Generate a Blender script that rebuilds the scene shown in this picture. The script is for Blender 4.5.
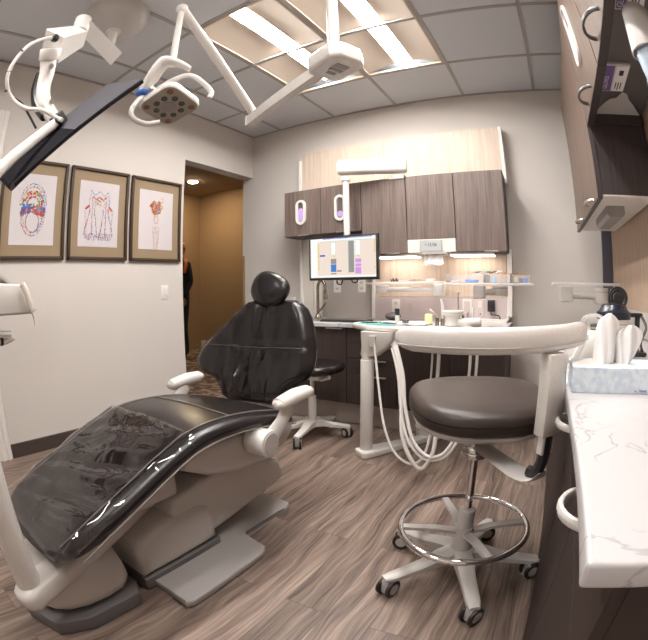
import bpy, bmesh, math, random
from mathutils import Vector, Matrix
random.seed(7)
PI = math.pi
sc = bpy.context.scene
for o in list(bpy.data.objects): bpy.data.objects.remove(o)
# ------------------------------------------------------------------ camera
cd = bpy.data.cameras.new('camera'); cam = bpy.data.objects.new('camera', cd); sc.collection.objects.link(cam); sc.camera = cam
cd.type = 'PANO'; cd.panorama_type = 'FISHEYE_EQUISOLID'
cd.sensor_fit = 'HORIZONTAL'; cd.sensor_width = 36.0
cd.fisheye_lens = 415.9455/648*36; cd.fisheye_fov = PI
cd.shift_x = (324-316.6453)/648; cd.shift_y = (318.5246-320)/648
cd.clip_start = 0.02
cam.matrix_world = Matrix.Translation((2.6724, -3.2038, 1.0088)) @ Matrix.Rotation(.5428, 4, 'Z') @ Matrix.Rotation(PI/2-.0708, 4, 'X') @ Matrix.Rotation(-.0141, 4, 'Z')
# ------------------------------------------------------------------ world, exposure
w = bpy.data.worlds.new('world'); sc.world = w; w.use_nodes = True
w.node_tree.nodes['Background'].inputs[0].default_value = (.9, .92, 1, 1); w.node_tree.nodes['Background'].inputs[1].default_value = .3
sc.view_settings.view_transform = 'Standard'; sc.view_settings.look = 'None'; sc.view_settings.gamma = 1
sc.view_settings.use_curve_mapping = False
sc.view_settings.exposure = 0.0
LENS = 84.0      # ceiling light lens strength
UC = 9.0        # under-cabinet strips
HALL = 520.0
H = 2.618
# ------------------------------------------------------------------ materials
M = {}
def _m(name):
    m = bpy.data.materials.new(name); m.use_nodes = True; M[name] = m
    return m, m.node_tree.nodes, m.node_tree.links, m.node_tree.nodes['Principled BSDF']
def plain(name, col, rough=.5, metal=0, bump=0, bscale=200, coat=0, spec=.5, trans=0):
    m, n, l, b = _m(name)
    b.inputs['Base Color'].default_value = (*col, 1); b.inputs['Roughness'].default_value = rough; b.inputs['Metallic'].default_value = metal
    b.inputs['Coat Weight'].default_value = coat; b.inputs['Specular IOR Level'].default_value = spec
    b.inputs['Transmission Weight'].default_value = trans
    tc = n.new('ShaderNodeTexCoord'); nz = n.new('ShaderNodeTexNoise'); nz.inputs['Scale'].default_value = bscale; l.new(tc.outputs['Object'], nz.inputs['Vector'])
    if bump:
        bp = n.new('ShaderNodeBump'); bp.inputs['Strength'].default_value = bump; bp.inputs['Distance'].default_value = .002
        l.new(nz.outputs[0], bp.inputs['Height']); l.new(bp.outputs[0], b.inputs['Normal'])
    else:
        mr = n.new('ShaderNodeMapRange'); mr.inputs['To Min'].default_value = max(0, rough-.03); mr.inputs['To Max'].default_value = min(1, rough+.03)
        l.new(nz.outputs[0], mr.inputs['Value']); l.new(mr.outputs[0], b.inputs['Roughness'])
    return m
def emit(name, col, s):
    m, n, l, b = _m(name)
    b.inputs['Base Color'].default_value = (.02, .02, .02, 1); b.inputs['Roughness'].default_value = .5; b.inputs['Emission Color'].default_value = (*col, 1); b.inputs['Emission Strength'].default_value = s
    return m
def wood(name, c1, c2, sc3, rough=.45, c3=None, contrast=1.0):
    m, n, l, b = _m(name)
    tc = n.new('ShaderNodeTexCoord'); mp = n.new('ShaderNodeMapping'); mp.inputs['Scale'].default_value = sc3
    l.new(tc.outputs['Object'], mp.inputs['Vector'])
    nz = n.new('ShaderNodeTexNoise'); nz.inputs['Scale'].default_value = 1; nz.inputs['Detail'].default_value = 6; nz.inputs['Roughness'].default_value = .7
    l.new(mp.outputs[0], nz.inputs['Vector'])
    cr = n.new('ShaderNodeValToRGB'); e = cr.color_ramp.elements
    e[0].position = .5-.18/contrast; e[0].color = (*c1, 1); e[1].position = .5+.18/contrast; e[1].color = (*c2, 1)
    l.new(nz.outputs[0], cr.inputs[0]); l.new(cr.outputs[0], b.inputs['Base Color'])
    b.inputs['Roughness'].default_value = rough
    bp = n.new('ShaderNodeBump'); bp.inputs['Strength'].default_value = .15; bp.inputs['Distance'].default_value = .001
    l.new(nz.outputs[0], bp.inputs['Height']); l.new(bp.outputs[0], b.inputs['Normal'])
    return m
def floor_mat():
    m, n, l, b = _m('wood_floor')
    tc = n.new('ShaderNodeTexCoord'); mp = n.new('ShaderNodeMapping'); mp.inputs['Rotation'].default_value = (0, 0, PI/2)
    l.new(tc.outputs['Object'], mp.inputs['Vector'])
    br = n.new('ShaderNodeTexBrick'); br.inputs['Scale'].default_value = 1; br.inputs['Brick Width'].default_value = 1.2; br.inputs['Row Height'].default_value = .15
    br.inputs['Mortar Size'].default_value = .0012; br.inputs['Mortar Smooth'].default_value = .3; br.offset = .37
    br.inputs['Color1'].default_value = (0, 0, 0, 1); br.inputs['Color2'].default_value = (1, 1, 1, 1); br.inputs['Mortar'].default_value = (0, 0, 0, 1)
    l.new(mp.outputs[0], br.inputs['Vector'])
    # grain along each plank, shifted plank by plank
    ad = n.new('ShaderNodeVectorMath'); ad.operation = 'MULTIPLY_ADD'; ad.inputs[1].default_value = (7, 3, 5)
    l.new(br.outputs['Color'], ad.inputs[0]); l.new(mp.outputs[0], ad.inputs[2])
    # the grain meanders: bend the coordinates with a slow noise before stretching them
    mw = n.new('ShaderNodeMapping'); mw.inputs['Scale'].default_value = (2.2, 7, 1); l.new(ad.outputs[0], mw.inputs['Vector'])
    nw = n.new('ShaderNodeTexNoise'); nw.inputs['Scale'].default_value = 1; nw.inputs['Detail'].default_value = 2; l.new(mw.outputs[0], nw.inputs['Vector'])
    wv = n.new('ShaderNodeVectorMath'); wv.operation = 'MULTIPLY_ADD'; wv.inputs[1].default_value = (.0, .11, 0); l.new(nw.outputs['Color'], wv.inputs[0]); l.new(ad.outputs[0], wv.inputs[2])
    mg = n.new('ShaderNodeMapping'); mg.inputs['Scale'].default_value = (2.6, 75, 1); l.new(wv.outputs[0], mg.inputs['Vector'])
    nz = n.new('ShaderNodeTexNoise'); nz.inputs['Detail'].default_value = 7; nz.inputs['Roughness'].default_value = .72; nz.inputs['Scale'].default_value = 1
    l.new(mg.outputs[0], nz.inputs['Vector'])
    m2 = n.new('ShaderNodeMapping'); m2.inputs['Scale'].default_value = (1.3, 16, 1); l.new(wv.outputs[0], m2.inputs['Vector'])
    n2 = n.new('ShaderNodeTexNoise'); n2.inputs['Scale'].default_value = 1; n2.inputs['Detail'].default_value = 3
    l.new(m2.outputs[0], n2.inputs['Vector'])
    mx = n.new('ShaderNodeMix'); mx.data_type = 'FLOAT'; mx.inputs[0].default_value = .4; l.new(nz.outputs[0], mx.inputs[2]); l.new(n2.outputs[0], mx.inputs[3])
    cr = n.new('ShaderNodeValToRGB'); e = cr.color_ramp.elements
    e[0].position = .36; e[0].color = (.07, .045, .037, 1); e[1].position = .64; e[1].color = (.36, .275, .225, 1)
    k = e.new(.5); k.color = (.20, .143, .116, 1)
    l.new(mx.outputs[0], cr.inputs[0])
    mu = n.new('ShaderNodeMix'); mu.data_type = 'RGBA'; mu.blend_type = 'MULTIPLY'; mu.inputs[0].default_value = 1
    c2 = n.new('ShaderNodeMapRange'); c2.inputs['To Min'].default_value = .8; c2.inputs['To Max'].default_value = 1.12; l.new(br.outputs['Color'], c2.inputs['Value'])
    l.new(cr.outputs[0], mu.inputs[6]); l.new(c2.outputs[0], mu.inputs[7])
    gr = n.new('ShaderNodeMix'); gr.data_type = 'RGBA'; l.new(br.outputs['Fac'], gr.inputs[0]); l.new(mu.outputs[2], gr.inputs[6]); gr.inputs[7].default_value = (.08, .055, .04, 1)
    l.new(gr.outputs[2], b.inputs['Base Color'])
    b.inputs['Roughness'].default_value = .42; b.inputs['Specular IOR Level'].default_value = .4
    bp = n.new('ShaderNodeBump'); bp.inputs['Strength'].default_value = .15; bp.inputs['Distance'].default_value = .001; l.new(nz.outputs[0], bp.inputs['Height']); l.new(bp.outputs[0], b.inputs['Normal'])
def marble():
    m, n, l, b = _m('quartz')
    tc = n.new('ShaderNodeTexCoord'); nz = n.new('ShaderNodeTexNoise'); nz.inputs['Scale'].default_value = 9; nz.inputs['Detail'].default_value = 5; nz.inputs['Distortion'].default_value = .9
    l.new(tc.outputs['Object'], nz.inputs['Vector'])
    cr = n.new('ShaderNodeValToRGB'); e = cr.color_ramp.elements
    e[0].position = .478; e[0].color = (.55, .535, .545, 1); e[1].position = .522; e[1].color = (.55, .535, .545, 1); k = e.new(.5); k.color = (.36, .345, .37, 1)
    l.new(nz.outputs[0], cr.inputs[0])
    n2 = n.new('ShaderNodeTexNoise'); n2.inputs['Scale'].default_value = 5; l.new(tc.outputs['Object'], n2.inputs['Vector'])
    c2 = n.new('ShaderNodeValToRGB'); c2.color_ramp.elements[0].position = .42; c2.color_ramp.elements[1].position = .52; l.new(n2.outputs[0], c2.inputs[0])
    mx = n.new('ShaderNodeMix'); mx.data_type = 'RGBA'; l.new(c2.outputs[0], mx.inputs[0]); mx.inputs[6].default_value = (.55, .535, .545, 1); l.new(cr.outputs[0], mx.inputs[7])
    l.new(mx.outputs[2], b.inputs['Base Color']); b.inputs['Roughness'].default_value = .22
def speckle(name, c1, c2, scale, rough=.9, thr=(.42, .6), bump=.3):
    m, n, l, b = _m(name)
    tc = n.new('ShaderNodeTexCoord'); nz = n.new('ShaderNodeTexNoise'); nz.inputs['Scale'].default_value = scale; nz.inputs['Detail'].default_value = 4
    l.new(tc.outputs['Object'], nz.inputs['Vector'])
    cr = n.new('ShaderNodeValToRGB'); e = cr.color_ramp.elements; e[0].position = thr[0]; e[0].color = (*c1, 1); e[1].position = thr[1]; e[1].color = (*c2, 1)
    l.new(nz.outputs[0], cr.inputs[0]); l.new(cr.outputs[0], b.inputs['Base Color']); b.inputs['Roughness'].default_value = rough
    bp = n.new('ShaderNodeBump'); bp.inputs['Strength'].default_value = bump; bp.inputs['Distance'].default_value = .002; l.new(nz.outputs[0], bp.inputs['Height']); l.new(bp.outputs[0], b.inputs['Normal'])
def sheer(name, col, alpha, rough=.08, bump=0, bscale=20):
    m, n, l, b = _m(name)
    out = [x for x in n if x.type == 'OUTPUT_MATERIAL'][0]
    tr = n.new('ShaderNodeBsdfTransparent'); mx = n.new('ShaderNodeMixShader'); lw = n.new('ShaderNodeLayerWeight'); lw.inputs[0].default_value = .35
    ma = n.new('ShaderNodeMath'); ma.operation = 'ADD'; ma.use_clamp = True; ma.inputs[1].default_value = alpha; l.new(lw.outputs['Fresnel'], ma.inputs[0])
    b.inputs['Base Color'].default_value = (*col, 1); b.inputs['Roughness'].default_value = rough; b.inputs['Specular IOR Level'].default_value = 1
    if bump:
        tc = n.new('ShaderNodeTexCoord'); nz = n.new('ShaderNodeTexNoise'); nz.inputs['Scale'].default_value = bscale; nz.inputs['Distortion'].default_value = 1.5; l.new(tc.outputs['Object'], nz.inputs['Vector'])
        bp = n.new('ShaderNodeBump'); bp.inputs['Strength'].default_value = bump; bp.inputs['Distance'].default_value = .01; l.new(nz.outputs[0], bp.inputs['Height']); l.new(bp.outputs[0], b.inputs['Normal']); l.new(bp.outputs[0], lw.inputs['Normal'])
    l.new(ma.outputs[0], mx.inputs[0]); l.new(tr.outputs[0], mx.inputs[1]); l.new(b.outputs[0], mx.inputs[2]); l.new(mx.outputs[0], out.inputs[0])
floor_mat(); marble()
plain('wall_paint', (.62, .575, .54), .85, bump=.12, bscale=350)
plain('hall_paint', (.36, .235, .14), .85, bump=.1, bscale=300)
plain('hall_ceiling_paint', (.42, .33, .25), .9)
speckle('carpet', (.09, .055, .04), (.30, .20, .13), 12, .95, (.44, .56))
speckle('ceiling_tile', (.55, .57, .60), (.63, .65, .68), 260, .95, (.3, .6), .25)
plain('grid_metal', (.36, .34, .33), .5)
plain('shadow_gap', (.12, .1, .1), .8)
plain('reflector', (.50, .42, .345), .7)
emit('lens', (1, .965, .92), LENS)
plain('base_brown', (.06, .042, .038), .5)
plain('white_trim', (.78, .75, .72), .4)
plain('cream_trim', (.72, .66, .58), .5)
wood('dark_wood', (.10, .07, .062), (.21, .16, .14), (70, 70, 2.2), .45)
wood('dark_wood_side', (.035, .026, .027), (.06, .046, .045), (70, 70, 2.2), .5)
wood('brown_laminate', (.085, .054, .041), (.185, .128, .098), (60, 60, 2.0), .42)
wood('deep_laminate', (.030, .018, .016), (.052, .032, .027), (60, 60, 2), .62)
wood('light_wood', (.53, .42, .33), (.70, .59, .49), (45, 45, 1.6), .5)
wood('right_panel_wood', (.38, .27, .19), (.52, .385, .285), (50, 50, 1.6), .5)
plain('lavender_panel', (.56, .48, .48), .4)
plain('melamine', (.70, .66, .60), .5)
plain('grey_panel', (.43, .39, .36), .45)
plain('kick_grey', (.42, .37, .34), .5)
plain('dark_panel', (.075, .07, .092), .6)
plain('steel', (.62, .6, .58), .28, 1)
plain('chrome', (.82, .8, .8), .08, 1)
plain('nickel', (.36, .31, .27), .25, 1)
plain('plastic_white', (.70, .67, .64), .28, coat=.2)
plain('plastic_light_grey', (.50, .47, .45), .35)
plain('chair_shell', (.50, .465, .44), .35)
plain('chair_plate', (.33, .305, .295), .4)
plain('chair_skirt', (.12, .11, .11), .45)
plain('plastic_grey', (.29, .27, .265), .4)
plain('plastic_dark_grey', (.11, .10, .10), .4)
plain('plastic_black', (.018, .017, .019), .35)
plain('matte_black', (.018, .017, .021), .95, spec=.05)
plain('dark_steel', (.11, .105, .11), .4, .6)
plain('monitor_back', (.085, .08, .098), .42)
plain('navy', (.010, .014, .028), .3)
plain('vinyl', (.012, .009, .010), .27, bump=.12, bscale=500, spec=.5)
plain('vinyl_brown', (.040, .028, .024), .38, bump=.12, bscale=500, spec=.42)
plain('stitch', (.25, .22, .2), .5)
plain('hose', (.62, .58, .55), .4)
plain('bronze_frame', (.060, .036, .022), .55, spec=.3)
plain('mat_board', (.42, .31, .20), .9, bump=.3, bscale=500)
plain('art_paper', (.80, .74, .76), .8)
plain('glove_box', (.6, .56, .58), .6)
plain('purple', (.16, .10, .30), .5); plain('lilac', (.50, .34, .72), .5)
plain('paper', (.86, .84, .84), .8, bump=.2, bscale=30)
plain('blue_plastic', (.03, .12, .42), .4); plain('bright_blue', (.02, .25, .75), .4)
plain('teal', (.10, .50, .48), .5); plain('yellow', (.80, .72, .38), .5)
plain('cup_blue', (.42, .52, .62), .35); plain('orange', (.75, .22, .04), .5); plain('red', (.6, .06, .05), .5); plain('green', (.08, .4, .2), .5)
plain('pink', (.72, .42, .42), .5); plain('sky', (.3, .6, .8), .5)
plain('amber', (.20, .075, .03), .3); plain('led_green', (.075, .085, .06), .25); plain('led_bezel', (.36, .32, .28), .4)
plain('skin', (.36, .17, .09), .6); plain('cloth_black', (.018, .017, .02), .9)
plain('ink', (.03, .03, .06), .6)
speckle('tissue_print', (.60, .70, .82), (.74, .82, .89), 60, .6, (.40, .58), 0)
speckle('steel_sink', (.4, .38, .36), (.55, .52, .5), 80, .3)
def glass_mat(name, f0, rough=.02, bump=0, bscale=14, blend=.12, tint=(.93, .93, .93)):
    m, n, l, b = _m(name); out = [x for x in n if x.type == 'OUTPUT_MATERIAL'][0]; n.remove(b)
    tr = n.new('ShaderNodeBsdfTransparent'); tr.inputs[0].default_value = (*tint, 1); gl = n.new('ShaderNodeBsdfGlossy'); gl.inputs['Roughness'].default_value = rough
    mx = n.new('ShaderNodeMixShader'); lw = n.new('ShaderNodeLayerWeight'); lw.inputs[0].default_value = blend
    ma = n.new('ShaderNodeMath'); ma.operation = 'ADD'; ma.use_clamp = True; ma.inputs[1].default_value = f0; l.new(lw.outputs['Fresnel'], ma.inputs[0])
    if bump:
        tc = n.new('ShaderNodeTexCoord'); nz = n.new('ShaderNodeTexNoise'); nz.inputs['Scale'].default_value = bscale; nz.inputs['Distortion'].default_value = 1.2; l.new(tc.outputs['Object'], nz.inputs['Vector'])
        bp = n.new('ShaderNodeBump'); bp.inputs['Strength'].default_value = bump; bp.inputs['Distance'].default_value = .02; l.new(nz.outputs[0], bp.inputs['Height'])
        for q in (gl, lw): l.new(bp.outputs[0], q.inputs['Normal'])
    l.new(ma.outputs[0], mx.inputs[0]); l.new(tr.outputs[0], mx.inputs[1]); l.new(gl.outputs[0], mx.inputs[2]); l.new(mx.outputs[0], out.inputs[0])
glass_mat('glass', .0, .02)
def frosted(name, col, clear):
    m, n, l, b = _m(name); out = [x for x in n if x.type == 'OUTPUT_MATERIAL'][0]
    b.inputs['Base Color'].default_value = (*col, 1); b.inputs['Roughness'].default_value = .3
    tl = n.new('ShaderNodeBsdfTranslucent'); tl.inputs[0].default_value = (*col, 1); tr = n.new('ShaderNodeBsdfTransparent')
    m1 = n.new('ShaderNodeMixShader'); m1.inputs[0].default_value = .5; m2 = n.new('ShaderNodeMixShader'); m2.inputs[0].default_value = clear
    l.new(b.outputs[0], m1.inputs[1]); l.new(tl.outputs[0], m1.inputs[2]); l.new(m1.outputs[0], m2.inputs[1]); l.new(tr.outputs[0], m2.inputs[2]); l.new(m2.outputs[0], out.inputs[0])
frosted('shelf_glass', (.93, .91, .92), .45)
sheer('clear_plastic', (.90, .88, .88), .10, .15)
glass_mat('clear_sleeve', .10, .025, bump=.4, bscale=7, blend=.2, tint=(.85, .83, .83))
emit('screen_cream', (.86, .72, .62), 1.0); emit('screen_white', (.95, .95, .92), 1.0); emit('screen_grey', (.42, .37, .36), .7)
emit('screen_blue', (.03, .22, .65), .9); emit('screen_purple', (.62, .28, .78), 1.0); emit('screen_navy', (.03, .03, .6), .9); emit('screen_green', (.45, .9, .6), .8)
emit('screen_yellow', (.9, .75, .2), .8); emit('clock_face', (.82, .80, .76), .8); emit('clock_ink', (.06, .12, .3), .15)
emit('uc_lens', (1, .86, .74), UC); emit('hall_lens', (1, .8, .5), HALL)
# ------------------------------------------------------------------ mesh helpers
def V(*a): return Vector(a)
class B:
    """collects shapes in room coordinates"""
    def __init__(s): s.bm = bmesh.new(); s.mi = 0; s.mats = []
    def mat(s, name):
        if name not in s.mats: s.mats.append(name)
        s.mi = s.mats.index(name); return s
    def _tagf(s, faces):
        for f in faces: f.material_index = s.mi
    def box(s, lo, hi, bev=0, seg=2, M4=None):
        r = bmesh.ops.create_cube(s.bm, size=1); vs = r['verts']
        lo, hi = Vector(lo), Vector(hi); c = (lo+hi)/2; d = hi-lo
        for v in vs:
            v.co = Vector((v.co.x*d.x, v.co.y*d.y, v.co.z*d.z)) + c
            if M4: v.co = M4 @ v.co
        fs = set(f for v in vs for f in v.link_faces)
        if bev:
            es = list({e for v in vs for e in v.link_edges})
            r = bmesh.ops.bevel(s.bm, geom=es, offset=bev, segments=seg, affect='EDGES', profile=.5)
            fs = {f for f in fs if f.is_valid} | set(r['faces'])
        s._tagf(fs); return s
    def ring(s, pts): return [s.bm.verts.new(p) for p in pts]
    def skin(s, rings, closed=True, cap0=True, cap1=True, loop=False):
        fs = []; n = len(rings[0]); R = rings + ([rings[0]] if loop else [])
        for a, b in zip(R, R[1:]):
            for i in range(n if closed else n-1):
                j = (i+1) % n
                try: fs.append(s.bm.faces.new((a[i], a[j], b[j], b[i])))
                except ValueError: pass
        if closed and not loop:
            if cap0: fs.append(s.bm.faces.new(list(reversed(rings[0]))))
            if cap1: fs.append(s.bm.faces.new(rings[-1]))
        s._tagf(fs); return s
    def tube(s, pts, r, n=10, smooth=0, closed=False, flat=None, cap=True):
        pts = [Vector(p) for p in pts]; rr = r if isinstance(r, (list, tuple)) else [r]*len(pts)
        if smooth: pts, rr = spline(pts, rr, smooth, closed)
        rings = []; up = None; N = len(pts)
        for i, p in enumerate(pts):
            a = pts[(i-1) % N] if (closed or i) else p; b = pts[(i+1) % N] if (closed or i < N-1) else p
            t = (b-a).normalized()
            if up is None:
                up = Vector((0, 0, 1)) if abs(t.z) < .9 else Vector((0, 1, 0))
                if flat: up = Vector(flat[0])
            u = up - t*up.dot(t)
            if u.length < 1e-5: u = t.orthogonal()
            u.normalize(); up = u; v = t.cross(u)
            fa = flat[1] if flat else 1
            rings.append(s.ring([p + (u*math.cos(2*PI*k/n)*fa + v*math.sin(2*PI*k/n))*rr[i] for k in range(n)]))
        return s.skin(rings, loop=closed, cap0=cap, cap1=cap)
    def cyl(s, a, b, r, r2=None, n=24, bev=0):
        a, b = Vector(a), Vector(b); r2 = r if r2 is None else r2; d = b-a; L = d.length; q = d.normalized()
        prof = [(0, r), (L, r2)] if not bev else [(0, r-bev), (bev*.3, r-bev*.3), (bev, r), (L-bev, r2), (L-bev*.3, r2-bev*.3), (L, r2-bev)]
        return s.lathe([(rad, h) for h, rad in prof], a, q, n)
    def lathe(s, prof, o, ax=(0, 0, 1), n=28, cap=True, sx=1, sy=1, ref=None):
        o = Vector(o); ax = Vector(ax).normalized(); u = Vector(ref) if ref else ax.orthogonal(); u = (u-ax*u.dot(ax)).normalized(); v = ax.cross(u)
        rings = [s.ring([o + ax*h + (u*math.cos(2*PI*k/n)*sx + v*math.sin(2*PI*k/n)*sy)*max(rad, 1e-4) for k in range(n)]) for rad, h in prof]
        return s.skin(rings, cap0=cap, cap1=cap)
    def ball(s, c, rx, ry=None, rz=None, n=20, M4=None):
        ry = rx if ry is None else ry; rz = rx if rz is None else rz
        r = bmesh.ops.create_uvsphere(s.bm, u_segments=n, v_segments=max(8, n//2), radius=1)
        for v in r['verts']:
            v.co = Vector((v.co.x*rx, v.co.y*ry, v.co.z*rz))
            if M4: v.co = M4 @ v.co
            v.co += Vector(c)
        s._tagf({f for v in r['verts'] for f in v.link_faces}); return s
    def prism(s, poly, o, u, v, depth, bev=0, seg=3):
        """poly in the (u, v) plane at o, pushed along u x v by depth"""
        o, u, v = Vector(o), Vector(u).normalized(), Vector(v).normalized(); w = u.cross(v)
        a = s.ring([o+u*x+v*y for x, y in poly]); b = s.ring([o+u*x+v*y+w*depth for x, y in poly])
        fs0 = set(s.bm.faces); s.skin([a, b]); fs = [f for f in s.bm.faces if f not in fs0]
        if bev:
            es = list({e for f in (fs[-1], fs[-2]) for e in f.edges})
            r = bmesh.ops.bevel(s.bm, geom=es, offset=bev, segments=seg, affect='EDGES', profile=.5); s._tagf(r['faces'])
        return s
    def quad(s, *p):
        f = s.bm.faces.new(s.ring(p)); s._tagf([f]); return s
def spline(pts, rr, k, closed=False):
    out = []; ro = []; N = len(pts)
    for i in range(N if closed else N-1):
        g = lambda j: pts[j % N] if closed else pts[max(0, min(N-1, j))]
        p0, p1, p2, p3 = g(i-1), g(i), g(i+1), g(i+2); ra, rb = rr[i], rr[(i+1) % N]
        for q in range(k):
            t = q/k
            out.append(.5*((2*p1)+(p2-p0)*t+(2*p0-5*p1+4*p2-p3)*t*t+(3*p1-p0-3*p2+p3)*t**3)); ro.append(ra+(rb-ra)*t)
    if not closed: out.append(pts[-1]); ro.append(rr[-1])
    return out, ro
def root_of(o):
    while o.parent: o = o.parent
    return o
def make(name, b, mat=None, parent=None, label=None, smooth=35, sub=0, solid=0, origin=None):
    if mat and not b.mats: b.mats = [mat]
    bmesh.ops.recalc_face_normals(b.bm, faces=b.bm.faces)
    org = root_of(parent).location.copy() if parent else (Vector(origin) if origin else Vector((0, 0, 0)))
    if not parent and not origin:
        xs = [v.co for v in b.bm.verts]
        org = Vector(((min(p.x for p in xs)+max(p.x for p in xs))/2, (min(p.y for p in xs)+max(p.y for p in xs))/2, min(p.z for p in xs)))
    bmesh.ops.translate(b.bm, vec=-org, verts=b.bm.verts)
    me = bpy.data.meshes.new(name); b.bm.to_mesh(me); b.bm.free()
    for mm in b.mats: me.materials.append(M[mm])
    if smooth:
        me.polygons.foreach_set('use_smooth', [True]*len(me.polygons)); me.set_sharp_from_angle(angle=math.radians(smooth))
    o = bpy.data.objects.new(name, me); sc.collection.objects.link(o)
    if parent: o.parent = parent
    else: o.location = org
    if sub:
        md = o.modifiers.new('sub', 'SUBSURF'); md.levels = sub; md.render_levels = sub
    if label: o['label'] = label
    return o
def thing(name, label, cat, loc=(0, 0, 0), group=None):
    o = bpy.data.objects.new(name, None); sc.collection.objects.link(o); o.location = loc; o.empty_display_size = .05
    o['label'] = label; o['category'] = cat
    if group: o['group'] = group
    return o
def tag(o, label, cat, group=None):
    o['label'] = label; o['category'] = cat
    if group: o['group'] = group
    return o
def struct(name, b, mat=None, **k):
    o = make(name, b, mat, **k); o['kind'] = 'structure'; return o
def part(name, b, mat, parent, **k): return make(name, b, mat, parent, **k)
def frame_of(n, ref=(0, 0, 1)):
    n = Vector(n).normalized(); u = Vector(ref).cross(n)
    if u.length < 1e-4: u = Vector((1, 0, 0))
    u.normalize(); return u, n.cross(u), n
# ================================================================== ROOM
YF = -4.7; XR = 3.28
struct('floor', B().box((-.13, YF, -.06), (XR, 0, 0)), 'wood_floor', smooth=0)
struct('hall_floor', B().box((-4.2, -3, -.06), (-.13, 2.2, -.001)), 'carpet', smooth=0)
# ceiling: lay-in tiles and their grid
x0, G, yo = .3539, .6096, -.5854
XL = [0] + [x0+G*i for i in range(5)] + [XR]; YL = [0] + [yo-G*i for i in range(7)] + [YF]
b = B()
troffers = [(1, 1), (1, 2), (2, 1), (2, 2), (3, 6), (3, 5)]
cells = {(2, 1), (2, 2), (3, 1), (3, 2), (2, 5), (2, 6), (4, 3), (4, 4)}
for i in range(len(XL)-1):
    for j in range(len(YL)-1):
        if (i, j) in cells: continue
        b.box((XL[i]+.012, YL[j+1]+.012, H+.003), (XL[i+1]-.012, YL[j]-.012, H+.02), .002, 1)
b.box((-.1, YF, H+.13), (XR+.1, .1, H+.15))
struct('ceiling', b, 'ceiling_tile', smooth=0)
b = B()
for x in XL[1:-1]:
    b.box((x-.012, YF, H-.002), (x+.012, 0, H+.012)); 
for y in YL[1:-1]:
    b.box((0, y-.012, H-.0015), (XR, y+.012, H+.0115))
b.box((0, -.02, H-.004), (XR, 0, H+.01)).box((0, YF, H-.004), (.02, 0, H+.01))
struct('trim_1', b, 'grid_metal', smooth=0)
# walls
b = B().box((-.128, -.924, 2.161), (0, 0, H+.15)).box((-.128, YF, 0), (0, -.924, H+.15))
struct('wall_left', b, 'wall_paint', smooth=0)
struct('wall_back', B().box((-.128, 0, 0), (XR+.1, .13, H+.15)), 'wall_paint', smooth=0)
struct('wall_right', B().box((XR, YF, 0), (XR+.12, 0, H+.15)), 'wall_paint', smooth=0)
struct('wall_front', B().box((-.128, YF-.12, 0), (XR+.1, YF, H+.15)), 'wall_paint', smooth=0)
struct('baseboard_left', B().box((0, -2.58, 0), (.012, -.924, .0956), .003, 1), 'base_brown', smooth=0)
struct('baseboard_back', B().box((0, -.012, 0), (.62, 0, .0956), .003, 1).box((2.46, -.012, 0), (2.80, 0, .0956), .003, 1), 'base_brown', smooth=0)
struct('trim_2', B().box((-.132, -.004, 0), (-.10, .07, 1.36)), 'hall_paint', smooth=0)
# hall
hz = 2.75
struct('wall_hall_back', B().box((-3.0, 1.95, 0), (.2, 2.07, hz)).box((-.128, .13, 0), (-.1, 1.95, hz)), 'hall_paint', smooth=0)
struct('wall_hall_left', B().box((-3.0, 1.2, 0), (-2.88, 1.95, hz)).box((-4.2, -3, 0), (-4.1, 1.2, hz)).box((-4.2, 1.2, 0), (-2.88, 1.32, hz)).box((-4.2, -3.1, 0), (-.13, -3, hz)), 'hall_paint', smooth=0)
struct('ceiling_hall', B().box((-4.2, -3, hz), (-.128, 2.1, hz+.05)).box((-.16, -3, hz-.2), (-.128, 2.0, hz)), 'hall_ceiling_paint', smooth=0)
struct('baseboard_hall', B().box((-2.88, 1.935, 0), (-.128, 1.95, .13), .004, 1), 'cream_trim', smooth=0)
t = thing('downlight', 'round recessed downlight in the hallway ceiling beyond the doorway', 'ceiling light', (-2.137, 1.083, 2.74))
part('trim_ring', B().lathe([(.05, 0), (.085, -.004), (.09, .004), (.05, .004)], (-2.15, 1.095, 2.745)), 'white_trim', t)
part('lamp_lens', B().lathe([(.0, 0), (.065, -.006), (.068, .004)], (-2.142, 1.088, 2.742)), 'hall_lens', t)
# door casing at the far left
b = B().box((0, -2.68, 0), (.02, -2.583, 2.24), .004, 1).box((.018, -2.665, 0), (.028, -2.64, 2.24), .003, 1).box((.018, -2.62, 0), (.03, -2.60, 2.24), .003, 1)
b.box((0, -3.6, 2.15), (.02, -2.68, 2.24), .004, 1).box((0, -3.6, 0), (.02, -3.5, 2.15), .004, 1)
d = struct('door_1', b, 'white_trim', smooth=0)
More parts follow.
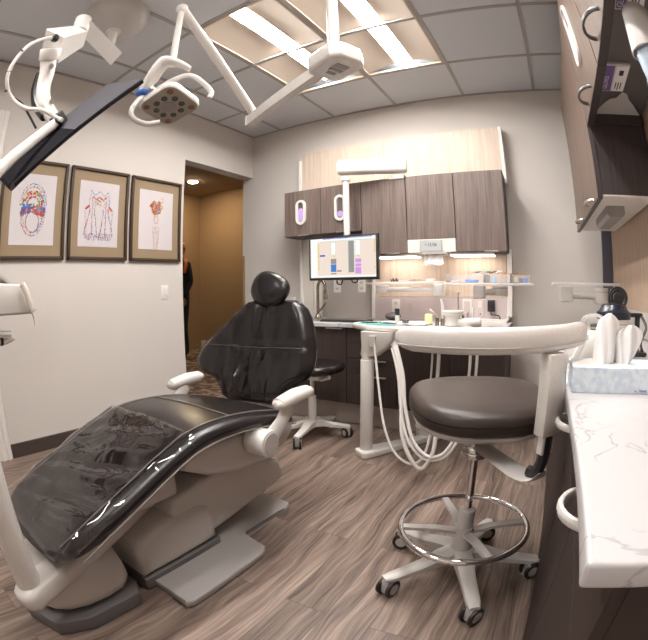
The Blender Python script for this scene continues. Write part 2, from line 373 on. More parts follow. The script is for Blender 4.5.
# ---- recessed ceiling lights
def troffer(i, j, label, group=None):
    xa, xb = XL[i], XL[i+1]; yb, ya = YL[j], YL[j+2]; c = (xa+xb)/2
    t = thing('ceiling_light', label, 'ceiling light', (c, (ya+yb)/2, H), group)
    part('light_frame', B().box((xa+.012, ya+.012, H-.004), (xa+.026, yb-.012, H+.012)).box((xb-.026, ya+.012, H-.004), (xb-.012, yb-.012, H+.012))
         .box((xa+.012, ya+.012, H-.004), (xb-.012, ya+.026, H+.012)).box((xa+.012, yb-.026, H-.004), (xb-.012, yb-.012, H+.012)), 'reflector', t, smooth=0)
    b = B()
    for s in (-1, 1):
        prof = []
        for k in range(11):
            q = k/10; prof.append((c+s*(.28-.222*q), H+.004+.056*math.sin(q*PI*.5)))
        r0 = b.ring([(x, ya+.02, z) for x, z in prof]); r1 = b.ring([(x, yb-.02, z) for x, z in prof]); b.skin([r0, r1], closed=False)
        # curved end plates
        for yy, sg in ((ya+.02, 1), (yb-.02, -1)):
            b.skin([b.ring([(x, yy, z) for x, z in prof]), b.ring([(x, yy+sg*.002, H+.12) for x, z in prof])], closed=False)
    part('reflector', b, 'reflector', t, smooth=60)
    prof = [(c+.060, H+.064), (c+.060, H+.0585), (c-.060, H+.0585), (c-.060, H+.064)]
    b = B(); b.skin([b.ring([(x, ya+.03, z) for x, z in prof]), b.ring([(x, yb-.03, z) for x, z in prof])])
    part('lens', b, 'lens', t, smooth=60)
    return t
troffer(2, 1, 'recessed ceiling light left of the pair, behind the lamp arm', None)
troffer(3, 1, 'recessed ceiling light right of the pair, in front of the pale wall panel', None)
troffer(4, 3, 'added out-of-view ceiling light brightening the back wall, over the near right counter', None)  # never in view, added to brighten the back wall
troffer(2, 5, 'added out-of-view fill light in the ceiling over the entry side', None)  # unseen extra light, added to fill the foreground
# ---- pictures on the left wall
cols = {'r': 'red', 'o': 'orange', 'b': 'bright_blue', 'g': 'green', 'p': 'purple', 't': 'teal', 'k': 'ink', 'y': 'yellow', 'n': 'pink'}
def dab(b, c, y, z, r, x):
    b.mat(cols[c]); n = 6; a0 = random.random()*6; r = r*1.7
    b.bm.faces.new(b.ring([(x, y+r*math.cos(a0+2*PI*k/n)*random.uniform(.7, 1.2), z+r*math.sin(a0+2*PI*k/n)*random.uniform(.7, 1.2)) for k in range(n)])).material_index = b.mi
def pic(k, label):
    y0 = -2.5555+k*.5385; y1 = y0+.5102; z0, z1 = 1.257, 1.921; cy, cz = (y0+y1)/2, (z0+z1)/2
    t = thing('picture_frame', label, 'picture', (.0, cy, z0), 'framed dental pictures on the left wall')
    b = B(); f = .022
    for lo, hi in (((.0, y0, z0), (.028, y0+f, z1)), ((.0, y1-f, z0), (.028, y1, z1)), ((.0, y0, z0), (.028, y1, z0+f)), ((.0, y0, z1-f), (.028, y1, z1))): b.box(lo, hi, .004, 2)
    part('frame', b, 'bronze_frame', t)
    part('mat_board', B().box((.002, y0+f, z0+f), (.010, y1-f, z1-f)), 'mat_board', t, smooth=0)
    mw = .062
    part('print', B().box((.009, y0+f+mw, z0+f+mw*1.15), (.0115, y1-f-mw, z1-f-mw*1.2)), 'art_paper', t, smooth=0)
    b = B(); x = .0125; rnd = random.Random(k+3); U = rnd.uniform
    def D(c, y, z, r): dab(b, c, cy+(y-cy)*1.18, cz+(z-cz)*1.15, r, x+U(0, .0006))
    if k == 0:      # upper and lower arches of teeth
        for q in range(64):
            a = PI*q/63
            for rr, s in ((1, 1), (.86, .6)):
                D(rnd.choice('rkybtn'), cy-.085*rr*math.cos(a)+U(-.004, .004), cz+.02+.125*rr*math.sin(a)+U(-.004, .004), U(.0015, .0035))
                D(rnd.choice('rkybtn'), cy-.078*rr*math.cos(a)+U(-.004, .004), cz-.02-.135*rr*math.sin(a)+U(-.004, .004), U(.0015, .0035))
        for q in range(170): 
            a = U(0, PI); rr = rnd.choice((.55, .4, .66)); D(rnd.choice('rroybg'), cy-.085*rr*1.2*math.cos(a), cz+.02+.125*rr*math.sin(a), U(.003, .006))
        for q in range(150):
            yy = U(-.075, .075); D(rnd.choice('oorygbp' if abs(yy) < .045 else 'ppbr'), cy+yy, cz-.0+U(-.022, .028)-abs(yy)*.25, U(.004, .008))
        for q in range(60):
            a = 2*PI*q/60; D(rnd.choice('rob'), cy+.042*math.cos(a), cz-.075+.06*math.sin(a), U(.002, .0035))
        for q in range(40): D(rnd.choice('rbk'), cy+U(-.11, .11), cz+U(-.17, .17), .0012)
    elif k == 1:    # molar in section
        def curve(f, n, cs, r0, r1, j=.003):
            for q in range(n): yy, zz = f(q/(n-1)); D(rnd.choice(cs), cy+yy+U(-j, j), cz+zz+U(-j, j), U(r0, r1))
        curve(lambda s: (-.065+.13*s, .13+.012*math.cos(s*4*PI)), 50, 'kbtn', .0012, .0025)
        curve(lambda s: (-.065-.008*math.sin(s*PI), .125-.1*s), 26, 'kbn', .0012, .0022); curve(lambda s: (.065+.008*math.sin(s*PI), .125-.1*s), 26, 'kbt', .0012, .0022)
        curve(lambda s: (-.05+.1*s, .098+.008*math.cos(s*4*PI)), 50, 'rrno', .002, .004)
        for sg in (-1, 1):
            curve(lambda s: (sg*(.052-.004*s), .095-.24*s), 50, 'rkbn', .0015, .003); curve(lambda s: (sg*(.022+.01*math.cos(s*3)), .03-.17*s), 40, 'rbyk', .0015, .003)
            curve(lambda s: (sg*(.085-.018*math.cos(s*PI)), .03-.17*s+.0), 60, 'rkbny', .0015, .003); curve(lambda s: (sg*(.075+.02*s), .045-.02*s), 20, 'rro', .003, .005)
            curve(lambda s: (sg*(.10-.01*s), .03-.18*s), 50, 'kbn', .001, .002, .006)
        for q in range(160): D(rnd.choice('kkpbnr'), cy+U(-.095, .095), cz-.145+U(-.022, .02), U(.0012, .0028))
        for q in range(90): D(rnd.choice('nnoyk'), cy+U(-.045, .045), cz+U(.045, .09), U(.001, .003))
    else:           # crown and implant
        for q in range(260):
            a = U(0, 2*PI); rr = math.sqrt(U(0, 1)); yy = rr*math.cos(a)*.042; zz = rr*math.sin(a)*.05
            D(rnd.choice('oooryygbr'), cy+yy*(1+.3*(zz > 0)), cz+.085+zz-(.012 if abs(yy) < .012 and zz > .035 else 0), U(.003, .006))
        for q in range(70):
            a = 2*PI*q/70; D(rnd.choice('kyno'), cy+.018*math.cos(a), cz-.0+.026*math.sin(a), U(.001, .0022))
        for q in range(170):
            s = U(0, 1); D(rnd.choice('kynoo'), cy+(rnd.choice((-1, 1))*(.027-.014*s) if q % 3 else U(-.02, .02)*(1-s*.5)), cz-.05-.17*s, U(.001, .0025))
        for q in range(16): D('r', cy+.05+U(-.012, .015), cz+.14+U(-.018, .02), .0015)
    if k == 0: b.mat('ink')
    part('illustration', b, None, t, smooth=0)
    part('glass_pane', B().box((.017, y0+f, z0+f), (.019, y1-f, z1-f)), 'glass', t, smooth=0)
pic(0, 'framed picture of two colourful rows of teeth, nearest the left door')
pic(1, 'framed picture of a molar with roots, hanging between the other two')
pic(2, 'framed picture of a dental crown and implant screw, beside the doorway')
t = thing('light_switch', 'white rocker light switch on the left wall below the pictures', 'light switch', (0, -1.124, .955))
part('switch_plate', B().box((0, -1.161, .955), (.006, -1.087, 1.07), .002, 2), 'white_trim', t)
part('rocker', B().box((.004, -1.14, .98), (.010, -1.108, 1.045), .002, 2), 'plastic_white', t)
# ================================================================== BACK WALL MILLWORK
wp = thing('wall_panel', 'pale wood panel with white edges rising behind the upper cabinets', 'wall panel', (1.55, -.05, .765))
part('crown_panel', B().box((.66, -.09, 1.82), (1.458, 0, 2.26)).box((1.461, -.09, 1.82), (2.435, 0, 2.26)), 'light_wood', wp, smooth=0)
part('backsplash', B().box((1.352, -.088, .945), (2.42, -.01, 1.3)), 'light_wood', wp, smooth=0)
b = B().box((2.437, -.10, 1.8), (2.465, 0, 2.265), .003, 1).box((2.425, -.10, .80), (2.465, 0, 1.3), .003, 1).box((.628, -.10, .765), (.658, 0, 2.2), .003, 1).box((1.322, -.095, .765), (1.352, 0, 1.3), .003, 1)
part('white_edge', b, 'white_trim', wp, smooth=0)
part('grey_backsplash', B().box((.658, -.07, .765), (1.322, 0, 1.5)), 'grey_panel', wp, smooth=0)
part('side_strip', B().box((.658, -.084, .765), (.76, -.06, 1.5)).box((.835, -.078, .765), (.845, -.06, 1.5)).box((.76, -.076, .765), (.84, -.06, 1.5)), 'melamine', wp, smooth=0)
b = B().box((1.352, -.094, .765), (2.425, -.01, .942), .002, 1)
for x in (1.60, 1.72, 2.06, 2.165, 2.265, 2.37): b.mat('plastic_light_grey').box((x-.0015, -.0955, .78), (x+.0015, -.09, .94)); b.mat('lavender_panel')
b.mats = ['lavender_panel' if x == 'lavender_panel' else x for x in b.mats]
bb = B().mat('lavender_panel').box((1.352, -.094, .765), (2.425, -.01, .942), .002, 1)
bb.mat('plastic_light_grey')
for x in (1.60, 1.72, 2.06, 2.165, 2.265, 2.37): bb.box((x-.0015, -.0955, .78), (x+.0015, -.09, .94))
b.bm.free()
part('utility_panel', bb, None, wp, smooth=0)
part('ledge', B().prism([(1.95, -.0), (2.42, 0), (2.44, .02), (2.44, .05), (2.425, .035), (2.405, .02), (1.95, .02)], (0, -.094, .765), (1, 0, 0), (0, 0, 1), .06), 'white_trim', wp, smooth=0)
def pull(b, xc, y, z, w=.10):
    b.box((xc-w/2, y-.02, z-.004), (xc+w/2, y-.001, z), .001, 1).box((xc-w/2, y-.022, z-.008), (xc+w/2, y-.018, z), .001, 1)
    return b
def capsule(w, h, n=10):
    out = []
    for k in range(n+1): a = PI*k/n; out.append((w/2*math.cos(a), h/2-w/2+w/2*math.sin(a)))
    for k in range(n+1): a = PI+PI*k/n; out.append((w/2*math.cos(a), -h/2+w/2+w/2*math.sin(a)))
    return out
def slot_ring(b, c, u, v, w, h, rim, t):
    """oval bezel lying in the (u, v) plane"""
    c, u, v = Vector(c), Vector(u), Vector(v); n = u.cross(v)
    O = capsule(w, h); I = capsule(w-2*rim, h-2*rim)
    f = lambda L, d: b.ring([c+u*x+v*y+n*d for x, y in L])
    return b.skin([f(O, 0), f(capsule(w-.004, h-.004), t), f(capsule(w-2*rim+.004, h-2*rim+.004), t), f(I, 0)], cap0=False, cap1=False)
UF = -.329
def upper(xa, xb, z0, z1, label, slots=(), doors=1):
    t = thing('wall_cabinet', label, 'cabinet', ((xa+xb)/2, UF/2, z0), 'dark wood upper cabinets on the back wall')
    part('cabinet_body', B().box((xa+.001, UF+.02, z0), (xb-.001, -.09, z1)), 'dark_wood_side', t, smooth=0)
    wdt = (xb-xa)/doors
    for q in range(doors):
        a, e = xa+q*wdt, xa+(q+1)*wdt
        d = part('door', B().box((a+.003, UF, z0+.003), (e-.003, UF+.018, z1-.002), .001, 1), 'dark_wood', t, smooth=0)
        if not (label.startswith('dark wood upper cabinet with a white')):
            part('door_pull', pull(B(), e-.11 if q == doors-1 and doors == 1 else (a+e)/2+.02, UF, z0+.006, .10), 'steel', d, smooth=0)
        if slots:
            c = (a+.172 if q == 0 else a+.18, UF-.001, z0+.20)
            part('slot_bezel', slot_ring(B(), c, (1, 0, 0), (0, 0, 1), .10, .215, .024, .014), 'plastic_white', d)
            cc = Vector(c)
            part('slot_opening', B().prism(capsule(.054, .168), cc+V(0, -.0, 0), (1, 0, 0), (0, 0, 1), .002), 'shadow_gap', d, smooth=0)
            part('glove_box_face', B().prism(capsule(.046, .115 if q == 0 else .05), cc+V(0, -.001, -.022 if q == 0 else -.05), (1, 0, 0), (0, 0, 1), .005), 'lilac', d, smooth=0)
    return t
upper(.63, 1.351, 1.452, 1.843, 'short dark wood upper cabinet with two oval glove slots, above the sink', slots=True, doors=2)
upper(1.351, 1.716, 1.263, 1.843, 'tall dark wood upper cabinet just right of the monitor')
dc = upper(1.716, 2.081, 1.36, 1.843, 'dark wood upper cabinet with a white clock panel below its door')
upper(2.081, 2.446, 1.263, 1.843, 'rightmost dark wood upper cabinet on the back wall')
# dispenser with clock
t = thing('towel_dispenser', 'white paper dispenser panel showing the time under the middle cabinet door', 'dispenser', (1.9, -.3, 1.263))
part('housing', B().box((1.718, UF-.004, 1.265), (2.079, -.09, 1.36), .002, 1), 'plastic_white', t)
c = part('clock_display', B().mat('clock_face').box((1.818, UF-.007, 1.277), (1.972, UF-.003, 1.347)), None, t, smooth=0)
part('bezel', B().box((1.81, UF-.009, 1.347), (1.98, UF-.003, 1.352)).box((1.81, UF-.009, 1.272), (1.98, UF-.003, 1.277)).box((1.81, UF-.009, 1.272), (1.818, UF-.003, 1.352)).box((1.972, UF-.009, 1.272), (1.98, UF-.003, 1.352)), 'plastic_light_grey', c, smooth=0)
def text(s, size, loc, rot, mat, parent, name='lettering', ext=.0006, align='CENTER'):
    cu = bpy.data.curves.new(name, 'FONT'); cu.body = s; cu.size = size; cu.extrude = ext; cu.align_x = align; cu.align_y = 'CENTER'
    tmp = bpy.data.objects.new(name, cu); sc.collection.objects.link(tmp); bpy.context.view_layer.update()
    me = bpy.data.meshes.new_from_object(tmp); bpy.data.objects.remove(tmp)
    me.transform(Matrix.Translation(Vector(loc)-root_of(parent).location) @ rot); me.materials.clear(); me.materials.append(M[mat])
    o = bpy.data.objects.new(name, me); sc.collection.objects.link(o); o.parent = parent; return o
RX = Matrix.Rotation(PI/2, 4, 'X')
text('15:06', .032, (1.905, UF-.008, 1.318), RX, 'clock_ink', c, 'clock_digits')
text('°C', .018, (1.856, UF-.008, 1.320), RX, 'clock_ink', c, 'clock_symbol')
part('outlet_lip', B().box((1.83, UF-.005, 1.252), (2.01, -.2, 1.265), .002, 1), 'plastic_light_grey', t)
b = B(); rings = []
for k, (wd, dz) in enumerate(((.06, 0), (.068, .03), (.072, .06), (.076, .078))):
    rings.append(b.ring([(1.905+wd*math.sin(q/12*PI-PI/2)*1.0+(.006 if k == 3 else 0), -.30+.012*math.cos(q*1.9+k)-.004*k, 1.256-dz-(.006*math.sin(q) if k == 3 else 0)) for q in range(13)]))
b.skin(rings, closed=False)
tag(make('paper_towel', b, 'paper', smooth=80), 'crumpled white paper towel hanging below the clock panel', 'paper towel')
for xa, xb, lb in ((1.43, 1.77, 'under-cabinet light strip left of the hanging paper towel'), (2.02, 2.35, 'under-cabinet light strip right of the hanging paper towel')):
    t = thing('under_cabinet_light', lb, 'light', ((xa+xb)/2, -.2, 1.24))
    part('light_housing', B().box((xa, -.30, 1.246), (xb, -.13, 1.263), .003, 1), 'white_trim', t)
    part('diffuser', B().box((xa+.01, -.29, 1.241), (xb-.01, -.14, 1.247)), 'uc_lens', t, smooth=0)
# base cabinets
CF = -.57
def base_unit(xa, xb, kind, label):
    t = thing('base_cabinet', label, 'cabinet', ((xa+xb)/2, CF/2, 0), 'dark wood base cabinets under the back counter')
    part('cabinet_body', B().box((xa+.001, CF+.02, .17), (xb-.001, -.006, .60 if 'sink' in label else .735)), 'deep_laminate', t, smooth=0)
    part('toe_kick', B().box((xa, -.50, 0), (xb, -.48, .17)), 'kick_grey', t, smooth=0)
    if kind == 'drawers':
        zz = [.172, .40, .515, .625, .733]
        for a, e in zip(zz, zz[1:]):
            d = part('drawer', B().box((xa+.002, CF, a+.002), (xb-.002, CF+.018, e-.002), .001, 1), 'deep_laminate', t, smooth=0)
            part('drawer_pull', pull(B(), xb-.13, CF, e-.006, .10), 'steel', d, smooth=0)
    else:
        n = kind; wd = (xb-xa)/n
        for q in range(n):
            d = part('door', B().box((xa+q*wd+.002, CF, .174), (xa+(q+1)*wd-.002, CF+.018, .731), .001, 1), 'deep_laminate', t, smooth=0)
            part('door_pull', pull(B(), xa+(q+.5)*wd+.08, CF, .729, .13), 'steel', d, smooth=0)
base_unit(.63, 1.33, 2, 'two-door dark wood base cabinet under the sink')
base_unit(1.33, 1.72, 'drawers', 'stack of dark wood drawers behind the white table post')
base_unit(1.72, 2.09, 1, 'dark wood base cabinet behind the hanging hoses')
base_unit(2.09, 2.46, 1, 'dark wood base cabinet at the right end of the back counter')
b = B().box((.60, -.60, .735), (.79, 0, .765), .003, 1).box((.79, -.60, .735), (1.15, -.50, .765), .003, 1).box((.79, -.14, .735), (1.15, 0, .765), .003, 1).box((1.15, -.60, .735), (2.465, 0, .765), .003, 1)
tag(make('worktop', b, 'quartz', smooth=0), 'white quartz worktop running along the back wall cabinets', 'worktop')
t = thing('sink', 'small steel sink set into the back worktop left of the monitor', 'sink', (.97, -.32, .62))
b = B(); rr = lambda s, z: b.ring([(.97+.18*s*max(-1, min(1, 1.25*math.cos(a))), -.32+.18*s*max(-1, min(1, 1.25*math.sin(a))), z) for a in [2*PI*k/32 for k in range(32)]])
b.skin([rr(1.04, .768), rr(1, .768), rr(.97, .75), rr(.93, .63), rr(.2, .62)], cap0=False)
part('basin', b, 'steel_sink', t)
t = thing('faucet', 'tall brushed nickel gooseneck faucet at the sink left of the monitor', 'faucet', (.875, -.2, .765))
part('spout', B().tube([(.875, -.2, .765), (.875, -.2, .98), (.880, -.20, 1.045), (.915, -.21, 1.08), (.955, -.22, 1.05), (.962, -.222, .99)], .012, 12, smooth=6), 'nickel', t)
part('spray_head', B().cyl((.962, -.222, 1.0), (.964, -.223, .925), .015, .018, 16, .003), 'nickel', t)
part('faucet_base', B().cyl((.875, -.2, .765), (.875, -.2, .80), .028, .02, 20, .004), 'nickel', t)
part('faucet_handle', B().tube([(.89, -.215, .83), (.93, -.23, .845), (.975, -.24, .895)], [.016, .009, .006], 10), 'nickel', t)
t = thing('soap_bottle', 'white pump soap bottle beside the sink, behind the dental chair headrest', 'bottle', (.70, -.3, .765))
part('bottle', B().lathe([(.03, 0), (.034, .01), (.034, .09), (.025, .115), (.012, .12)], (.70, -.3, .765)), 'plastic_white', t)
part('pump', B().cyl((.70, -.3, .88), (.70, -.3, .935), .006, n=10).box((.665, -.31, .93), (.715, -.29, .945), .003, 1), 'plastic_white', t)
# outlets
def outlet(x, y, z, label, double=True, g=None):
    t = thing('power_outlet', label, 'outlet', (x, y, z-.057), g)
    part('outlet_plate', B().box((x-.035, y-.006, z-.057), (x+.035, y, z+.057), .004, 2), 'white_trim', t)
    for dz in (-.024, .024):
        k = part('socket', B().box((x-.016, y-.009, z+dz-.014), (x+.016, y-.005, z+dz+.014), .004, 2), 'plastic_white', t)
        for dx in (-.006, .006): part('slot', B().box((x+dx-.0015, y-.0105, z+dz-.005), (x+dx+.0015, y-.0085, z+dz+.006)), 'plastic_dark_grey', k, smooth=0)
outlet(.995, -.07, 1.035, 'white outlet plate under the left half of the monitor')
outlet(1.225, -.07, 1.035, 'white outlet plate under the right half of the monitor')
outlet(1.535, -.094, .868, 'electrical outlet low on the lavender panel, left of the plain plate')
t = thing('wall_plate', 'plain recessed plate on the lavender panel right of the electrical outlet', 'wall plate', (1.655, -.094, .83))
part('plate', B().box((1.625, -.099, .83), (1.685, -.093, .91), .002, 1), 'lavender_panel', t)
part('recess', B().box((1.64, -.102, .845), (1.67, -.098, .895), .002, 1), 'plastic_light_grey', t)
t = thing('control_panel', 'recessed square holder plate on the lavender panel behind the tumbler', 'wall plate', (2.11, -.094, .82))
part('plate', B().box((2.075, -.10, .82), (2.15, -.093, .93), .004, 2), 'melamine', t)
part('recess', B().box((2.09, -.103, .835), (2.135, -.099, .915), .004, 1), 'lavender_panel', t)
t = thing('vacuum_outlet', 'small plate with a dark port, left of the black power adapter', 'wall plate', (2.215, -.094, .80))
part('plate', B().box((2.19, -.10, .80), (2.245, -.093, .93), .002, 1), 'lavender_panel', t)
part('recess', B().box((2.2, -.103, .865), (2.23, -.099, .915), .002, 1), 'melamine', t)
part('port', B().cyl((2.217, -.103, .82), (2.217, -.098, .82), .006, n=12), 'navy', t)
t = thing('power_adapter', 'black plug-in power adapter with curled cable on the lavender panel', 'power adapter', (2.30, -.094, .84))
part('adapter_body', B().box((2.275, -.135, .84), (2.33, -.095, .925), .006, 2), 'plastic_black', t)
part('cable', B().tube([(2.30, -.115, .84), (2.305, -.12, .82), (2.33, -.125, .815), (2.365, -.12, .81), (2.37, -.12, .78), (2.345, -.13, .772), (2.30, -.13, .772)], .004, 8, smooth=5), 'plastic_black', t)
# dark strip in the right corner and right wall panelling
struct('trim_3', B().box((3.19, -.03, .765), (3.272, 0, 2.4), .002, 1), 'dark_panel', smooth=0)
t = thing('wood_wall_panel', 'light brown wood panel on the right wall below the near cabinets', 'wall panel', (3.27, -1.6, .765))
part('panel', B().box((3.272, -3.4, .905), (3.28, -.04, 2.5)), 'right_panel_wood', t, smooth=0)
part('backsplash', B().box((3.270, -3.4, .776), (3.28, -.04, .905), .002, 1), 'plastic_light_grey', t, smooth=0)
# ================================================================== SWING SHELVES
def swing_shelf(name_label, plate, hub, arm, post, mount):
    t = thing('swing_shelf', name_label, 'shelf', hub, 'frosted trays on white swing arms')
    part('tray_plate', B().box(*plate, .004, 2), 'shelf_glass', t)
    part('pivot_block', B().box(*post, .012, 3), 'plastic_white', t)
    part('arm', B().tube(arm, .019, 14), 'plastic_white', t)
    part('hub', B().cyl((hub[0], hub[1], hub[2]), (hub[0], hub[1], hub[2]+mount), .05, n=28, bev=.006), 'plastic_white', t)
    part('hub_seam', B().cyl((hub[0], hub[1], hub[2]+mount*.72), (hub[0], hub[1], hub[2]+mount*.72+.003), .0505, n=28), 'plastic_grey', t)
    part('release_pin', B().cyl((hub[0]*.4+arm[0][0]*.6, arm[0][1], arm[0][2]-.03), (hub[0]*.4+arm[0][0]*.6, arm[0][1], arm[0][2]-.055), .002, n=6), 'steel', t)
    return t
swing_shelf('frosted swing tray under the left cabinet light, above the worktop', ((1.415, -.42, 1.043), (1.995, -.18, 1.056)), (1.50, -.3, .975), [(1.5, -.3, 1.0), (1.93, -.3, 1.0)], ((1.905, -.34, .955), (1.985, -.26, 1.04)), .06)
swing_shelf('frosted swing tray holding supplies, right of the hanging paper towel', ((2.10, -.82, 1.028), (2.635, -.58, 1.042)), (2.42, -.62, .965), [(2.28, -.7, .985), (2.42, -.64, .99)], ((2.262, -.74, .948), (2.335, -.67, 1.028)), .06)
swing_shelf('frosted swing tray on the right wall in front of the dark corner strip', ((2.76, -.52, 1.04), (3.235, -.28, 1.055)), (3.115, -.4, .925), [(2.88, -.4, .972), (3.1, -.4, .965)], ((2.815, -.45, .93), (2.905, -.36, 1.035)), .10)
# things on the trays
def small(name, label, cat, b, mat, **k): return tag(make(name, b, mat, **k), label, cat)
b = B()
for q in range(5): b.cyl((1.575+q*.012, -.3+.01*(q % 2), 1.056), (1.575+q*.012, -.3, 1.075+.01*(q % 2)), .006, n=10)
small('bur_holder', 'small dark cluster of drill bits on the left swing tray', 'drill bits', b, 'plastic_dark_grey')
small('instrument', 'thin coral handled instrument lying on the left swing tray', 'dental instrument', B().tube([(1.63, -.3, 1.062), (1.70, -.3, 1.064), (1.75, -.31, 1.062)], [.003, .004, .002], 8), 'pink')
b = B().box((1.71, -.34, 1.056), (1.83, -.26, 1.06), .001, 1)
for q in range(5): b.tube([(1.72+q*.02, -.33, 1.066), (1.735+q*.018, -.27, 1.07+.006*(q % 2))], .003, 8)
small('metal_tray', 'little steel tray of instruments in the middle of the left swing tray', 'tray', b, 'steel')
small('supply_box', 'small white supply box at the right end of the left swing tray', 'box', B().box((1.85, -.33, 1.056), (1.91, -.26, 1.078), .003, 1), 'plastic_white')
def bin_(x0, x1, y, z, h, label):
    b = B().box((x0, y-.09, z), (x1, y-.086, z+h)).box((x0, y+.086, z), (x1, y+.09, z+h)).box((x0, y-.09, z), (x0+.004, y+.09, z+h)).box((x1-.004, y-.09, z), (x1, y+.09, z+h)).box((x0, y-.09, z), (x1, y+.09, z+.003))
    return small('storage_bin', label, 'storage bin', b, 'clear_plastic', smooth=0)
bin_(2.11, 2.34, -.7, 1.042, .05, 'clear bin at the left end of the supply tray')
bin_(2.35, 2.50, -.7, 1.042, .05, 'clear bin in the middle of the supply tray')
bin_(2.51, 2.62, -.7, 1.042, .045, 'clear bin at the right end of the supply tray')
small('packet', 'bright blue packet seen inside the bin on the supply tray', 'packet', B().box((2.215, -.74, 1.045), (2.29, -.66, 1.062), .006, 2), 'bright_blue')
small('packet', 'pale pink packet in the left clear bin', 'packet', B().box((2.13, -.74, 1.045), (2.18, -.68, 1.055), .002, 1), 'pink')
b = B()
for q in range(9):
    x = 2.24+q*.02; b.mat(('steel', 'plastic_dark_grey', 'steel', 'plastic_white', 'green')[q % 5]).tube([(x, -.72+.02*(q % 3), 1.100+.006*(q % 3)), (x+.045, -.70, 1.112-.006*(q % 2)), (x+.06, -.68, 1.102+.008*(q % 2))], .004, 8)
small('clamp_set', 'tangle of steel clamps heaped on top of the supply bins', 'clamps', b, None)
for q, (c, lb) in enumerate((('sky', 'light blue capsule in the right bin'), ('yellow', 'yellow capsule in the right bin'), ('purple', 'purple capsule in the right bin'), ('bright_blue', 'blue capsule at the far right of the bins'))):
    x = (2.395, 2.53, 2.56, 2.59)[q]
    small('capsule', lb + ' on the supply tray', 'capsule', B().box((x-.012, -.74, 1.045), (x+.012, -.71, 1.078-.008*(q > 1)), .003, 1), c)
b = B()
for q in range(4): b.mat(('orange', 'steel', 'amber', 'sky')[q]).box((2.44+q*.04, -.76, 1.093), (2.465+q*.04, -.70, 1.099), .001, 1)
small('shade_tabs', 'row of small coloured tabs resting on the right supply bins', 'tabs', b, None)
# ================================================================== WALL MONITOR
t = thing('wall_monitor', 'computer monitor showing a coloured appointment grid, above the sink', 'monitor', (1.25, -.5, 1.09))
MX0, MX1, MY = (0.981, -0.5, 1.249)[0], (1.552, -0.5, 1.244)[0], -.5
z0, z1 = (1.279, -0.5, 1.073)[2], (1.285, -0.5, 1.404)[2]
part('housing', B().box((MX0, MY, z0), (MX1, MY+.035, z1), .004, 2), 'plastic_black', t)
scn = B(); X = lambda s: MX0+.016+(MX1-MX0-.032)*s; Z = lambda s: z1-.016-(z1-z0-.036)*s
def cell(m, a, c, e, f, d): scn.mat(m).box((X(a), MY-.001-d, Z(f)), (X(e), MY+.001, Z(c)))
cell('screen_cream', 0, 0, 1, 1, 0)
for m, a, c, e, f in (('screen_white', 0, 0, 1, .08), ('screen_navy', .2, 0, .95, .025), ('screen_blue', .45, 0, .6, .03), ('screen_green', .15, .075, .95, .085), ('screen_white', 0, .08, .11, 1), ('screen_yellow', .125, .12, .14, .8),
    ('screen_navy', .15, .42, .235, .46), ('screen_grey', .325, .53, .41, .66), ('screen_blue', .325, .67, .41, .86), ('screen_grey', .42, .82, .49, .86), ('screen_grey', .325, .89, .41, .92), ('screen_grey', .60, .10, .68, .88), ('screen_green', .59, .10, .60, .92), ('screen_green', .68, .10, .685, .92), ('screen_green', .40, .08, .405, .5),
    ('screen_purple', .70, .55, .785, .64), ('screen_purple', .70, .67, .785, .74), ('screen_purple', .70, .76, .785, .92), ('screen_white', .33, .12, .40, .42), ('screen_white', .69, .1, .77, .45), ('screen_yellow', .35, .45, .39, .47), ('screen_yellow', .72, .47, .76, .49), ('screen_yellow', .975, .02, .99, .4), ('screen_yellow', .975, .75, .99, .8), ('screen_white', 0, .95, 1, 1)):
    cell(m, a, c, e, f, .0006)
for q in range(10): cell('screen_grey', .33 if q % 2 else .315, .12+q*.033, .34, .125+q*.033, .0009); cell('screen_grey', .695, .12+q*.033, .71, .127+q*.033, .0009)
part('screen', scn, None, t, smooth=0)
P1 = (1.306, -0.47, 1.831); P0 = (1.295, -0.47, 1.399)
part('drop_pole', B().cyl((P0[0], -.47, P0[2]), (P0[0], -.47, P1[2]), .024, n=20), 'plastic_white', t)
part('pole_tip', B().cyl((P0[0], -.47, P0[2]-.12), (P0[0], -.47, P0[2]+.02), .018, n=20), 'plastic_light_grey', t)
part('pole_collar', B().cyl((P0[0], -.47, P1[2]-.01), (P0[0], -.47, P1[2]+.02), .033, n=24, bev=.004), 'plastic_white', t)
PL = (1.258, -0.47, 1.935); PR_ = (1.73, -0.33, 1.894)
part('swing_arm', B().box((-.03, -.05, -.055), ((Vector((PR_[0], -.30, PR_[2]))-Vector(PL)).length, .05, .055), .026, 4, Matrix.Translation(PL) @ Matrix.Rotation(math.atan2(.17, PR_[0]-PL[0]), 4, 'Z')), 'plastic_white', t)
part('wall_mount', B().box((PR_[0]-.14, -.34, PR_[2]-.065), (PR_[0]-.02, -.08, PR_[2]-.03), .006, 2), 'plastic_white', t)
part('cable_loop', B().tube([(1.21, MY+.02, z0+.01), (1.215, MY+.02, z0-.025), (1.245, MY+.02, z0-.03), (1.26, MY+.02, z0+.01)], .005, 8, smooth=5), 'plastic_black', t)
part('cable_loop', B().tube([(1.33, MY+.02, z0+.01), (1.34, MY+.02, z0-.015), (1.37, MY+.02, z0-.018), (1.385, MY+.02, z0+.01)], .005, 8, smooth=5), 'plastic_black', t)
